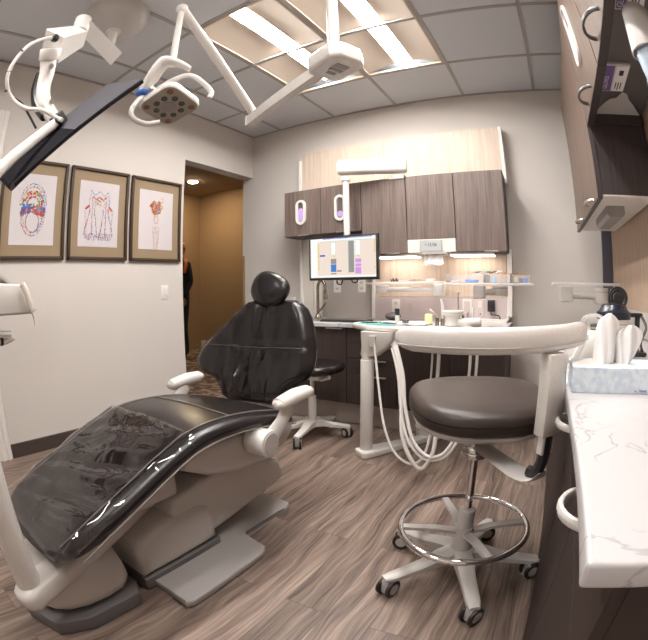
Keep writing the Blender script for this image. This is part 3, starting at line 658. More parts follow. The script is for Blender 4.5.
# ================================================================== RIGHT SIDE
RF = 2.97
def bow(b, c, u, out, span, r=.007, depth=.045):
    c, u, out = Vector(c), Vector(u), Vector(out); pts = []
    for k in range(13):
        a = PI*k/12; pts.append(c + u*(span/2*math.cos(a)) + out*(depth*math.sin(a)))
    return b.tube(pts, r, 10, flat=(Vector(u).cross(out), 1.6))
t = thing('wall_cabinet', 'tall brown wood cabinet on the right wall with a white underside', 'cabinet', (3.1, -.8, 1.415))
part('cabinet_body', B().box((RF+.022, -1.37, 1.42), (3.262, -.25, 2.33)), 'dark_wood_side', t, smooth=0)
part('underside', B().box((RF+.022, -1.37, 1.415), (3.262, -.25, 1.421)), 'melamine', t, smooth=0)
for a, e in ((-.25, -.80), (-.80, -1.37)):
    d = part('door', B().box((RF, e+.002, 1.41), (RF+.02, a-.002, 2.335), .001, 1), 'brown_laminate', t, smooth=0)
    part('door_pull', bow(B(), (RF, e+.22, 1.425), (0, 1, 0), (-1, 0, 0), .15, .0045, .04), 'steel', d)
part('end_edge', B().box((RF-.001, -1.377, 1.405), (RF+.024, -1.3715, 1.744)).box((RF-.001, -1.377, 1.402), (RF+.022, -.25, 1.4095)), 'dark_wood_side', t, smooth=0)
t = thing('under_cabinet_light', 'grey stubby task lamp under the tall brown cabinet on the right', 'light', (3.159, -0.956, 1.4))
la, lb_ = Vector((3.097, -0.728, 1.39)), Vector((3.129, -1.099, 1.39))
part('lamp_body', B().prism([(-.05, -.015), (-.035, -.03), (.035, -.03), (.05, -.015), (.05, .028), (-.05, .028)], la, (1, 0, 0), (0, 0, 1), (lb_-la).length+.05, .004), 'plastic_grey', t)
part('lamp_end', B().box((la.x-.03, la.y-.02, 1.385), (la.x+.03, la.y+.09, 1.412), .004, 2), 'plastic_light_grey', t)
ZB = 1.745
t = thing('wall_cabinet', 'near brown wood cabinet with an oval glove slot and open underside', 'cabinet', (3.1, -2.1, ZB))
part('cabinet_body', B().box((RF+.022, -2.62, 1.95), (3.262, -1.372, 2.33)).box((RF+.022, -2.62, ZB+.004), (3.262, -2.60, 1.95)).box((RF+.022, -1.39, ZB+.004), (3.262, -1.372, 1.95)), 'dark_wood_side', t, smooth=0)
part('recessed_bottom', B().box((RF+.022, -2.6, 1.80), (3.262, -1.39, 1.81)), 'plastic_dark_grey', t, smooth=0)
for q, (a, e) in enumerate(((-1.372, -1.94), (-1.94, -2.60))):
    d = part('door', B().box((RF, e+.006, ZB), (RF+.02, a-.006, 2.335), .001, 1), 'brown_laminate', t, smooth=0)
    part('door_edge', B().box((RF+.0005, e+.003, ZB-.003), (RF+.035, a-.002, ZB+.001)), 'dark_wood_side', d, smooth=0)
    part('door_pull', bow(B(), (RF, -1.63 if q == 0 else -2.14, ZB+.03), (0, 1, 0), (-1, 0, 0), .17, .0055, .05), 'dark_steel', d)
    if q == 0:
        c = Vector((RF-.001, -1.63, 2.08))
        part('slot_bezel', slot_ring(B(), c, (0, -1, 0), (0, 0, 1), .125, .32, .02, .012), 'plastic_white', d)
        part('slot_opening', B().prism(capsule(.085, .28), c, (0, -1, 0), (0, 0, 1), .002), 'shadow_gap', d, smooth=0)
        part('glove_box_face', B().prism(capsule(.08, .19), c+V(0, 0, -.04), (0, -1, 0), (0, 0, 1), .005), 'plastic_white', d, smooth=0)
def gbox(xa, xm, xb, y0, y1, lb):
    t = thing('glove_box', lb, 'box', ((xa+xb)/2, (y0+y1)/2, 1.79), 'glove boxes under the near right cabinet')
    part('carton', B().box((xa-.004, y0-.01, 1.787), (xb+.004, y1+.01, 1.80), .002, 1), 'glove_box', t)
    part('purple_label', B().box((xa, y0, 1.785), (xm-.004, y1, 1.788)), 'purple', t, smooth=0)
    part('white_label', B().box((xm+.003, y0, 1.785), (xb, y1, 1.788)), 'paper', t, smooth=0)
    RZ = Matrix.Rotation(-PI/2, 4, 'Z') @ Matrix.Rotation(PI, 4, 'X')
    text('GLOVES', .030, ((xa+xm)/2-.004, (y0+y1)/2+.03, 1.7845), RZ, 'glove_box', t, 'label_print')
    part('barcode', B().box((xm+.018, y0+.03, 1.7842), (xm+.036, y0+.07, 1.7852)), 'ink', t, smooth=0)
    for k in range(3): part('print_line', B().box((xm+.012+.011*k, y1-.075, 1.7842), (xm+.016+.011*k, y1-.02+.01*(k % 2), 1.7852)), 'ink', t, smooth=0)
gbox(3.012, 3.064, 3.118, -1.86, -1.657, 'glove box with purple label, nearest the pale light patch')
gbox(3.028, 3.064, 3.118, -2.40, -2.218, 'glove box with purple label, the one nearer the cup dispenser holder')
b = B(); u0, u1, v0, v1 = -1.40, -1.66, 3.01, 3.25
b.prism([(3.012, -1.395), (3.25, -1.395), (3.20, -1.50), (3.165, -1.56), (3.15, -1.61), (3.125, -1.63), (3.105, -1.57), (3.075, -1.56), (3.055, -1.52)], (0, 0, 1.793), (1, 0, 0), (0, 1, 0), .003)  # pale cut-out standing in for light that falls on the underside
small('light_patch', 'pale flat shape standing in for a patch of light under the near right cabinet', 'paper', b, 'plastic_light_grey', smooth=0)
t = thing('cup_dispenser', 'grey tube dispenser of pale blue paper cups under the near right cabinet', 'cup dispenser', (3.05, -2.211, 1.609))
ca, cb, cc_ = Vector((3.053, -2.262, 1.684)), Vector((3.064, -2.191, 1.648)), Vector((3.083, -2.095, 1.595))
axd = (cb-ca).normalized()
axd = Vector((0, 0, -1))
ca = Vector((3.056, -2.29, 1.685)); 
part('holder', B().lathe([(.030, -.05), (.040, -.03), (.052, .06), (.056, .10), (.053, .103), (.052, .09)], ca, axd), 'plastic_light_grey', t)
part('cup_stack', B().lathe([(.044, .06), (.046, .10), (.041, .15), (.036, .185), (.042, .187), (.040, .18), (.02, .175)], ca, axd), 'cup_blue', t)
# base run on the right
BF = 2.80
def rbase(ya, yb, label, n=3):
    t = thing('base_cabinet', label, 'cabinet', (3.0, (ya+yb)/2, 0), 'dark base cabinets along the right wall')
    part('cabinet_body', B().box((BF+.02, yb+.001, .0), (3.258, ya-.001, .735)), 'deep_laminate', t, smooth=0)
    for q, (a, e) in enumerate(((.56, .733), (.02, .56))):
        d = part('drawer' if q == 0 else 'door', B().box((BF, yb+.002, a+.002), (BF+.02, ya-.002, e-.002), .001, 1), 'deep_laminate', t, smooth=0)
        if q == 0: part('drawer_pull', bow(B(), (BF, (ya+yb)/2, .70), (0, 1, 0), (-1, 0, 0), .125, .006, .062), 'plastic_white', d)
        elif n: part('door_pull', bow(B(), (BF, ya-.08, n), (0, 0, 1), (-1, 0, 0), .11, .005, .04), 'plastic_white', d)
rbase(-.9, -1.5, 'dark drawer cabinet of the right wall, farthest from the viewer', .15)
rbase(-1.5, -2.02, 'dark drawer cabinet of the right wall, beside the tissue box', 0)
rbase(-2.02, -2.42, 'dark drawer cabinet of the right wall, below the tissue box', 0)
rbase(-2.42, -2.86, 'dark drawer cabinet at the near end of the right counter', 0)
b = B().box((2.752, -2.885, .742), (3.258, -.88, .775), .006, 3)
tag(make('worktop', b, 'quartz'), 'veined white quartz worktop on the right, with the tissue box on it', 'worktop')
# tissue box
t = thing('tissue_box', 'pale blue floral tissue box with a white tissue pulled up', 'tissue box', (2.88, -2.16, .775))
part('box', B().box((2.762, -2.23, .775), (2.995, -2.10, .836), .002, 1), 'tissue_print', t)
part('mouth', B().prism([(-.07+.14*k/11*0+.075*math.cos(2*PI*k/24), .03*math.sin(2*PI*k/24)) for k in range(24)], (2.885, -2.165, .8362), (1, 0, 0), (0, 1, 0), .0012), 'cream_trim', t, smooth=0)
part('red_mark', B().box((2.93, -2.2315, .781), (2.933, -2.2295, .784)), 'red', t, smooth=0)
text('TISSUES', .006, (2.952, -2.2308, .7825), RX, 'blue_plastic', t, 'print')
b = B()
def petal(cx_, top, wb, wt, hgt, lean, ph, ydep):
    rings = []
    for j in range(13):
        t_ = j/12; wdt = (wb+(wt-wb)*math.sin(t_*PI/2))*(1 if t_ < .7 else math.sqrt(max(.02, 1-((t_-.7)/.31)**2)*.9+.1*top))
        rings.append(b.ring([(cx_+lean*t_+wdt*(k/16-.5)*2, -2.165+ydep*math.cos((k/16-.5)*PI*1.1)*(1-.3*t_)+.006*math.sin(k*.8+ph+t_*4)+.0012*math.sin(k*2.1+t_*9), .833+hgt*t_-(.010*abs(k/16-.5)*t_)) for k in range(17)]))
    b.skin(rings, closed=False)
petal(2.850, 0, .030, .034, .125, .010, .0, -.028); petal(2.905, .6, .022, .040, .098, .018, 1.3, -.016); petal(2.878, .3, .035, .030, .085, .0, 2.2, .02)
part('tissue', b, 'paper', t, smooth=80, sub=1)
# amalgamator style machine behind the tissue box
t = thing('tabletop_machine', 'rounded white tabletop machine with clear cover behind the tissue box', 'dental machine', (2.88, -1.85, .775))
b = B(); rings = []
for z, s in ((.0, .97), (.02, 1), (.06, .99), (.09, .93), (.108, .8), (.115, .6)):
    rings.append(b.ring([(2.875+.115*s*(abs(math.cos(a))**.6)*(1 if math.cos(a) > 0 else -1), -1.85+.12*s*(abs(math.sin(a))**.6)*(1 if math.sin(a) > 0 else -1), .775+z) for a in [2*PI*q/40 for q in range(40)]]))
b.skin(rings)
part('machine_body', b, 'plastic_white', t, smooth=60)
part('clear_cover', B().lathe([(.05, 0), (.049, .02), (.04, .038), (.02, .048), (.002, .05)], (2.86, -1.86, .888), n=24, cap=False), 'clear_plastic', t)
part('chuck', B().box((2.845, -1.90, .888), (2.885, -1.86, .908), .003, 1), 'plastic_black', t).parent
part('chuck_band', B().box((2.84, -1.905, .893), (2.88, -1.90, .899)), 'yellow', t, smooth=0)
part('control_strip', B().prism([(0, 0), (.018, 0), (.062, .095), (.044, .1)], (2.765, -1.99, .79), (1, 0, 0), (0, 0, 1), .02, .002), 'white_trim', t)
part('strip_print', B().prism([(.018, .03), (.024, .03), (.041, .065), (.035, .067)], (2.765, -1.9915, .79), (1, 0, 0), (0, 0, 1), .002), 'bright_blue', t, smooth=0)
t = thing('canister', 'white canister with a black lid standing in the back of the right worktop', 'canister', (3.0, -1.62, .775))
c0 = V(2.965, -1.67, .776)
part('canister_body', B().lathe([(.06, 0), (.066, .005), (.066, .09), (.063, .095), (.066, .10), (.066, .113), (.062, .117), (.066, .121), (.066, .135)], c0), 'plastic_white', t)
part('lid', B().lathe([(.069, .135), (.070, .14), (.070, .158), (.060, .164), (.048, .184), (.03, .188)], c0), 'navy', t)
part('lid_knob', B().box((2.945, -1.70, .955), (3.00, -1.66, .968), .006, 2), 'plastic_black', t)
t = thing('disc_light', 'black round disc light tilted on a bracket above the canister', 'task light', (3.03, -1.62, .99))
dn = (Vector((2.6724, -3.2038, 1.0088))-Vector((3.01, -1.62, 1.04))+V(.55, 0, .25)).normalized()
dc_ = Vector((2.981, -1.675, 0.984))
part('disc', B().lathe([(.02, -.012), (.038, -.01), (.042, .0), (.040, .006), (.035, .004), (.030, .006), (.025, .002), (.01, .003)], dc_, dn), 'plastic_black', t)
part('disc_insert', B().lathe([(.022, .0035), (.018, .006), (.001, .006)], dc_, dn), 'plastic_black', t)
part('bracket', B().tube([dc_-dn*.01, dc_-dn*.03+V(0, 0, -.03), V(2.98, -1.68, .965)], .008, 8), 'plastic_black', t)
t = thing('cable_stand', 'black cable rack against the wood panel right of the canister', 'cable rack', (3.12, -1.6, .775))
part('rack', B().box((3.07, -1.62, .775), (3.09, -1.60, .93), .003, 1).box((3.04, -1.625, .915), (3.10, -1.595, .93), .003, 1).box((3.045, -1.65, .775), (3.12, -1.58, .79), .003, 1), 'plastic_black', t)
part('cable', B().tube([(3.095, -1.62, .92), (3.11, -1.65, .88), (3.09, -1.65, .83), (3.105, -1.63, .79)], .006, 8, smooth=5), 'plastic_dark_grey', t)
# ================================================================== DENTAL CHAIR
CX = 1.48
ch = thing('dental_chair', 'reclining black leather dental chair with pale grey base and armrests', 'dental chair', (CX, -2.3, 0))
plate = [(1.20, -2.60), (1.697, -2.588), (1.80, -2.60), (1.815, -2.57), (1.812, -2.19), (1.79, -2.15), (1.67, -2.14), (1.655, -2.12), (1.66, -1.9), (1.684, -1.86), (1.66, -1.80), (1.58, -1.785), (1.20, -1.80)]
part('base_plate', B().prism(plate, (0, 0, 0), (1, 0, 0), (0, 1, 0), .032, .008, 3), 'chair_plate', ch)
# YZ side profiles pushed across the chair
def side(poly, xa, xb, bev, b=None):
    return (b or B()).prism([(y, z) for y, z in poly], (xa, 0, 0), (0, 1, 0), (0, 0, 1), xb-xa, bev, 4)
part('base_skirt', side([(-2.63, .0), (-2.235, .0), (-2.235, .055), (-2.63, .055)], 1.30, 1.635, .01), 'chair_skirt', ch)
part('base_cover', side([(-2.62, .05), (-2.24, .055), (-2.24, .15), (-2.26, .22), (-2.32, .25), (-2.52, .24), (-2.60, .21), (-2.625, .16)], 1.31, 1.63, .035), 'chair_shell', ch)
part('lift_cover', side([(-2.46, .20), (-2.30, .10), (-2.23, .085), (-1.80, .14), (-1.765, .17), (-1.80, .25), (-1.95, .31), (-2.2, .34), (-2.42, .30)], 1.315, 1.618, .022), 'chair_shell', ch)
part('toe_skirt', B().prism([(1.30, -2.66), (1.62, -2.66), (1.675, -2.69), (1.68, -2.9), (1.64, -3.02), (1.5, -3.07), (1.35, -3.04), (1.28, -2.9), (1.28, -2.7)], (0, 0, 0), (1, 0, 0), (0, 1, 0), .06, .006), 'chair_skirt', ch)
b = B(); base = [(1.30, -2.665), (1.60, -2.665), (1.66, -2.70), (1.665, -2.9), (1.62, -3.0), (1.5, -3.05), (1.36, -3.02), (1.29, -2.9), (1.285, -2.7)]
rings = []
for z, s in ((.055, 1), (.11, 1), (.17, .97), (.215, .87), (.235, .66)):
    rings.append(b.ring([(1.475+(x-1.475)*s, -2.84+(y+2.84)*s, z) for x, y in base]))
b.skin(rings); part('toe_cover', b, 'chair_shell', ch, smooth=70, sub=1)
part('seat_shell', side([(-2.42, .50), (-2.41, .43), (-2.3, .375), (-2.14, .335), (-1.98, .325), (-1.86, .35), (-1.79, .40), (-1.78, .47), (-1.9, .50)], 1.27, 1.70, .035), 'chair_shell', ch)
part('lift_column', B().box((1.36, -2.12, .26), (1.58, -1.92, .40), .03, 3), 'plastic_light_grey', ch)
part('leg_hinge', B().box((1.38, -2.62, .30), (1.60, -2.38, .41), .02, 3), 'plastic_light_grey', ch)
part('leg_support', side([(-2.85, .30), (-2.80, .27), (-2.4, .40), (-2.4, .46), (-2.5, .44)], 1.33, 1.63, .01), 'plastic_grey', ch)
# seat and leg cushion: lofted sections
TOP = [(-2.975, .325), (-2.93, .35), (-2.865, .378), (-2.77, .42), (-2.668, .461), (-2.54, .518), (-2.416, .563), (-2.32, .577), (-2.18, .573), (-2.06, .556), (-1.95, .533), (-1.88, .516), (-1.84, .505)]
def wid(y): return .17 if y < -2.97 else .235 if y < -2.92 else .265 if y < -2.8 else .275
def section(y, z, hw, th, tilt, n=7, edge=.035):
    pts = []
    top = [(-hw+edge*(1-math.cos(PI/2*k/4)), -edge+edge*math.sin(PI/2*k/4)) for k in range(5)]
    mid = [(-hw+edge+(2*hw-2*edge)*k/8, .0) for k in range(1, 8)]
    tp = top + mid + [(-x, q) for x, q in reversed(top)]
    bt = [(hw-.012, -th+.02), (hw-.03, -th)] + [(-hw+.03, -th), (-hw+.012, -th+.02)]
    for x, q in tp+bt:
        crown = .012*(1-(x/hw)**2) if q > -.001 else 0
        pts.append((CX+x, y - (q+crown)*math.sin(tilt), z + (q+crown)*math.cos(tilt)))
    return pts
b = B(); rings = []; N = len(TOP)
for i, (y, z) in enumerate(TOP):
    a, e = TOP[max(0, i-1)], TOP[min(N-1, i+1)]; tl = math.atan2(e[1]-a[1], e[0]-a[0])
    th = (.05, .07, .072, .072, .07, .07, .07, .07, .07, .07, .07, .06, .04)[i]
    rings.append(b.ring(section(y, z - (.012 if i in (0, N-1) else 0), wid(y), th, tl)))
b.skin(rings)
seat = part('seat_cushion', b, 'vinyl', ch, smooth=80, sub=2)
def toppt(s, x, lift=0):
    s = max(0, min(.999, s))*(N-1); i = int(s); f = s-i
    y = TOP[i][0]*(1-f)+TOP[i+1][0]*f; z = TOP[i][1]*(1-f)+TOP[i+1][1]*f
    return V(CX+x, y, z+lift+.012*(1-(x/.275)**2))
for sx in (-1, 1):
    part('seam', B().tube([toppt(s/20, sx*(wid(-2.5)-.055 if s else .17), .001) for s in range(2, 20)], .0018, 6), 'stitch', seat)
    part('side_seam', B().tube([toppt(s/20, sx*.279, -.045 if s > 1 else -.03) for s in range(3, 20)], .0018, 6), 'stitch', seat)
part('cross_seam', B().tube([toppt(.66, -.27+.054*k, .0) for k in range(1, 10)], .002, 6), 'stitch', seat)
# clear protective sleeve over the leg end
b = B(); rings = []
rnd = random.Random(4)
for i in range(57):
    s = .02+.50*i/56; row = []
    for k in range(25):
        x = -.268+.536*k/24; q = 1-(abs(x)/.272)**6
        lift = .008+.005*math.sin(s*46+x*9+1.5*math.sin(x*13+2))+.003*math.sin(s*90-x*24)*(.1 < s < .45)
        dy = -.0
        p = toppt(s, x, lift*q - (.02 if abs(x) > .255 else 0)*1)
        row.append(tuple(p))
    rings.append(b.ring(row))
b.skin(rings, closed=False)
o = make('plastic_sleeve', b, 'clear_sleeve', smooth=90)
tag(o, 'wrinkled clear plastic sleeve over the foot end of the dental chair', 'plastic cover')
# backrest
ph, ta = math.radians(10), math.radians(20)
bu = V(math.cos(ph), math.sin(ph), 0); bf = V(math.sin(ph), -math.cos(ph), 0); bv = V(0, 0, 1)*math.cos(ta) - bf*math.sin(ta); bn = bf*math.cos(ta)+V(0, 0, 1)*math.sin(ta)
BO = V(1.36, -1.66, .62)
Lp = [(-.175, -.07), (-.145, -.157), (-.165, -.12), (-.20, -.072), (-.24, -.05), (-.30, -.03), (-.335, -.0), (-.34, .03), (-.318, .08), (-.26, .155), (-.19, .225), (-.12, .30), (-.085, .335), (-.045, .352)]
rows = [(-.158, -.10, .17), (-.14, -.142, .197), (-.11, -.158, .212), (-.075, -.182, .235), (-.05, -.215, .27), (-.03, -.285, .302), (-.005, -.325, .322), (.03, -.338, .331), (.08, -.325, .334), (.12, -.296, .331), (.17, -.245, .322), (.22, -.195, .308), (.27, -.148, .29), (.31, -.11, .266), (.335, -.08, .24), (.352, -.035, .20)]
def back_sheet(b, sign, th, inset=0):
    grid = []
    for j, (v, xl, xr) in enumerate(rows):
        r = []
        for k in range(33):
            s = k/32; x = xl+(xr-xl)*s
            e = min(min(s, 1-s)*abs(xr-xl), (v+.165)*1.1, (.36-v)*1.3)
            h = th*(1-max(0, 1-e/.06)**2)
            if sign > 0:
                cxx = (x-(xl+xr)/2)
                h -= .018*math.exp(-(cxx/.10)**2)                    # dished centre
                h -= .009*math.exp(-((v-.115)/.008)**2)              # cross seam
                h += (.014*math.sin(x*58+v*9)+.009*math.sin(x*97-v*17)+.004*math.sin(x*150+v*30))*math.exp(-((x+.02)/.15)**2)*(1.1 if v < .1 else .6)*min(1, e/.04)
            r.append(tuple(BO+bu*x+bv*v+bn*(h*sign)))
        grid.append(b.ring(r))
    return grid
b = B()
import bisect
# refine rows for folds
fine = []
for (v0, a0, c0_), (v1, a1, c1_) in zip(rows, rows[1:]):
    for q in range(3): f = q/3; fine.append((v0+(v1-v0)*f, a0+(a1-a0)*f, c0_+(c1_-c0_)*f))
fine.append(rows[-1]); rows = fine
g1 = back_sheet(b, 1, .05); g1_rows = [(q[0], [v.co.copy() for v in g]) for q, g in zip(rows, g1)]; g2 = back_sheet(b, -1, .03)
b.skin(g1, closed=False); b.skin(g2, closed=False)
bmesh.ops.remove_doubles(b.bm, verts=b.bm.verts, dist=.0008)
# close the rim
bd = [e for e in b.bm.edges if e.is_boundary]
if bd: bmesh.ops.bridge_loops(b.bm, edges=bd) if False else bmesh.ops.holes_fill(b.bm, edges=bd, sides=0)
bk = part('backrest', b, 'vinyl', ch, smooth=80)
seam_row = min(g1_rows, key=lambda q: abs(q[0]-.112))[1]
part('seam', B().tube([tuple(p+bn*.001) for p in seam_row[3:-3]], .0016, 6), 'plastic_dark_grey', bk)
rim = [(a, v) for v, a, c in rows] + [(c, v) for v, a, c in reversed(rows)]
part('piping', B().tube([tuple(BO+bu*x+bv*v+bn*.004) for x, v in rim], .004, 6, closed=True), 'plastic_black', bk)
part('back_shell', B().prism([(.96*x+.0, .9*v+.01) for x, v in rim], BO-bn*.045, bu, bv, .03, 0), 'plastic_light_grey', ch)
part('back_hinge', B().box((1.40, -1.76, .36), (1.58, -1.66, .455), .015, 3), 'plastic_light_grey', ch)
# headrest
hc = BO+bu*.052+bv*.405+bn*.025
ha = math.radians(-24)
hm = Matrix((bu*math.cos(ha)+bv*math.sin(ha), bn, bv*math.cos(ha)-bu*math.sin(ha))).transposed().to_4x4()
b = B(); n = 32; rings = []
for j in range(17):
    a = -PI/2+PI*j/16; h = math.sin(a); r = math.cos(a)
    ring_ = []
    for k in range(n):
        q = 2*PI*k/n; cx_, cz_ = math.cos(q), math.sin(q)
        sq = (abs(cx_)**2.4+abs(cz_)**2.4)**(-1/2.4)
        wx = .108*(1+.10*cz_*sq); hz_ = .092
        ring_.append(tuple(hc + hm.to_3x3() @ V(cx_*sq*wx*r**.55, h*.038-.012*(1-(cx_*r)**2)*0, cz_*sq*hz_*r**.55)))
    rings.append(b.ring(ring_))
b.skin(rings); hd = part('headrest', b, 'vinyl', ch, smooth=80)
part('headrest_stem', B().box((-.03, -.012, -.12), (.03, .0, .0), .004, 2, Matrix.Translation(hc-bn*.05) @ hm), 'steel', ch)
# armrests
def armrest(x, y0, y1, hinge, lb):
    s = 1 if x > CX else -1
    a = part('armrest', B().tube([(x-.01, y0-.01, .583), (x, (y0+y1)/2, .60), (x+.01, y1, .606)], [.030, .035, .029], 16, smooth=5, flat=((1, 0, 0), 1.0)).ball((x-.01, y0-.006, .583), .030, .024, .024).ball((x+.01, y1, .606), .029, .024, .024), 'plastic_white', ch, smooth=70)
    for v in a.data.vertices:
        if v.co.z+ch.location.z < .7: v.co.z = .598-ch.location.z+(v.co.z+ch.location.z-.598)*.85
    hb = part('armrest_strut', B().tube([(x-s*.01, y0+.06, .575), (x-s*.01, y0-.0, .51), (x-s*.01, y0-.095, .455)], [.034, .034, .038], 14, flat=((1, 0, 0), .5)), 'plastic_white', a)
    part('hinge_cap', B().cyl((x-s*.08, y0-.095, .458), (x+s*.012, y0-.095, .458), .052, n=28, bev=.006), 'plastic_white', a)
    part('hinge_disc', B().cyl((x+s*.012, y0-.095, .458), (x+s*.015, y0-.095, .458), .041, n=28), 'plastic_light_grey', a)
armrest(1.79, -1.995, -1.84, 0, ''); armrest(1.19, -2.02, -1.87, 0, '')
# ================================================================== DELIVERY ARM + UNIT
dl = ch
a0, a1 = V(1.665, -3.05, .225), V(1.46, -2.40, .285)
dr = (a1-a0).normalized(); sd = dr.cross(V(0, 0, 1)).normalized()
b = B(); rings = []
for q, s in ((-.055, .35), (-.045, .7), (-.02, .95), (.02, 1), (.2, 1), (.66, .9)):
    c = a0+dr*q; L = []
    for k in range(20):
        a = 2*PI*k/20; ca_, sa_ = math.cos(a), math.sin(a); m = (abs(ca_)**4+abs(sa_)**4)**(-.25)
        L.append(tuple(c+sd*(.052*s*m*ca_)+V(0, 0, 1)*(.038*s*m*sa_)))
    rings.append(b.ring(L))
b.skin(rings); part('floor_arm', b, 'chair_shell', dl, smooth=60)
part('arm_joint', B().cyl((1.46, -2.40, .21), (1.46, -2.40, .33), .06, n=28, bev=.008), 'plastic_light_grey', dl)
part('delivery_post', B().cyl((1.655, -3.045, .24), (1.655, -3.045, 1.0), .040, n=28, bev=.004), 'plastic_white', dl)
part('emblem', B().prism([(-.012, .012), (.014, .010), (.003, -.014)], Vector((1.637, -2.9, 0.16)), (0, 1, 0), (0, 0, 1), .003), 'bright_blue', ch, smooth=0)
part('delivery_upper_arm', B().tube([(1.655, -3.045, .97), (1.4, -3.03, .98), (1.2, -2.98, 1.0)], .035, 16), 'plastic_white', dl)
du = thing('delivery_unit', 'pale dental instrument unit reaching in at the left edge', 'dental unit', (1.1, -2.85, .95))
cpt = (1.1, -2.753, 1.008)
p_tl, p_tr, p_br, p_bl = V(*(1.1, -2.912, 1.075)), V(*(1.1, -2.734, 1.062)), V(*(1.1, -2.684, 0.956)), V(*(1.1, -2.916, 0.956))
poly = [(p.y, p.z) for p in (p_bl, p_br, V(*(1.1, -2.661, 0.969)), V(*(1.1, -2.699, 1.038)), p_tr, p_tl)]
part('housing', B().prism(poly, (1.0, 0, 0), (0, 1, 0), (0, 0, 1), .16, .008, 3), 'plastic_white', du)
part('screen_lid', B().prism([(y, z) for y, z in [tuple(V(*(1.1, -2.913, 1.163)))[1:], tuple(V(*(1.1, -2.765, 1.07)))[1:], tuple(V(*(1.1, -2.773, 1.063)))[1:], tuple(V(*(1.1, -2.913, 1.149)))[1:]]], (1.02, 0, 0), (0, 1, 0), (0, 0, 1), .12, 0), 'plastic_light_grey', du)
part('handle', B().tube([p_tr+V(.085, 0, .0), V(*(1.19, -2.719, 1.033)), V(*(1.19, -2.7, 0.975))], .012, 10, smooth=5), 'cream_trim', du)
part('syringe_tip', B().tube([(1.17, -2.698, 0.972), (1.17, -2.686, 0.949), (1.17, -2.68, 0.913)], [.006, .003, .002], 8), 'steel', du)
part('underside', B().prism([(p_bl.y, p_bl.z-.002), (p_br.y, p_br.z-.002), (p_br.y, p_br.z+.006), (p_bl.y, p_bl.z+.006)], (1.01, 0, 0), (0, 1, 0), (0, 0, 1), .14, 0), 'plastic_grey', du)
t = thing('instrument_holder', 'white handpiece holder jutting in at the left edge below the unit', 'instrument holder', (1.1, -2.805, 0.872))
part('holder_body', B().tube([(1.1, -2.899, 0.898), (1.1, -2.765, 0.884)], .011, 12), 'plastic_white', t)
part('handpiece', B().tube([(1.08, -2.881, 0.86), (1.08, -2.783, 0.858), (1.08, -2.743, 0.862)], [.012, .014, .004], 12), 'plastic_white', t)
part('grip_ring', B().tube([(1.08, -2.81, 0.857), (1.08, -2.797, 0.857)], .0155, 12), 'plastic_black', t)
part('support_arm', B().tube([(1.09, -2.883, 0.861), (1.05, -2.932, 0.909)], .012, 12), 'plastic_white', t)
# ================================================================== OPERATING LIGHT
ol = thing('operating_light', 'ceiling mounted dental operating light on jointed white arms', 'operating light', (1.93, -1.79, H))
hpz = 1.93
hb = V(*(1.978, -1.891, 1.93))
part('ceiling_pole', B().cyl((hb.x, hb.y, 1.98), (hb.x, hb.y, H), .024, n=24), 'plastic_white', ol)
part('ceiling_flange', B().lathe([(.024, -.02), (.07, -.012), (.075, 0)], (hb.x, hb.y, H)), 'plastic_white', ol)
dir1 = V(*(1.316, -1.595, 1.93))-hb; an = math.atan2(dir1.y, dir1.x)
RM = Matrix.Translation(hb) @ Matrix.Rotation(an, 4, 'Z')
part('joint_housing', B().prism([(-.11, -.05), (-.08, -.085), (.06, -.085), (.09, -.06), (.09, .06), (.06, .085), (-.08, .085), (-.11, .05)], (0, 0, 0), (1, 0, 0), (0, 1, 0), .085, .02, 4), 'plastic_white', ol)
o = ol.children[-1]
for v in o.data.vertices: v.co = RM @ (v.co + ol.location - V(0, 0, .045)) - ol.location
part('vent', B().box((-.06, -.03, -.048), (-.03, .03, -.0445), 0, 1, RM).box((-.02, -.03, -.048), (.0, .03, -.0445), 0, 1, RM).box((.01, -.02, -.048), (.03, .02, -.0445), 0, 1, RM), 'plastic_grey', o, smooth=0)
L1 = dir1.length
part('lower_arm', B().box((.07, -.022, -.02), (L1+.03, .022, .025), .006, 2, RM), 'plastic_white', ol)
e1 = V(*(1.331, -1.597, 1.95)); e2 = V(*(1.362, -2.211, 2.36))
part('spring_arm', B().tube([e1+V(0, 0, .01), e2], .026, 16, flat=((0, 0, 1), .8)), 'plastic_white', ol, smooth=60)
part('arm_hinge', B().cyl(e1+V(0, 0, -.02), e1+V(0, 0, .03), .022, n=20), 'plastic_light_grey', ol)
part('elbow', B().ball(tuple(e2), .03), 'plastic_white', ol)
pb_ = V(*(1.381, -2.228, 1.99)); e2b = V(e2.x, e2.y, 2.34)
part('drop_tube', B().cyl(tuple(e2), tuple(pb_), .016, n=16), 'plastic_white', ol)
hcn = V(*(1.364, -2.203, 1.8))
yk0 = pb_; yk = [V(*(1.488, -2.211, 1.932)), V(*(1.451, -2.251, 1.964)), V(*(1.405, -2.287, 1.978)), V(*(1.358, -2.301, 1.926)), V(*(1.306, -2.31, 1.858))]
part('yoke', B().tube(yk, [.014, .022, .034, .034, .026], 14, smooth=5, flat=((0, 0, 1), .75)), 'plastic_white', ol, smooth=70)
part('yoke_end', B().ball((1.306, -2.315, 1.852), .032, .026, .02), 'blue_plastic', ol)
part('yoke_pivot', B().tube([(1.336, -2.297, 1.87), (1.351, -2.262, 1.855), hcn+V(0, 0, .03)], .013, 12), 'steel', ol)
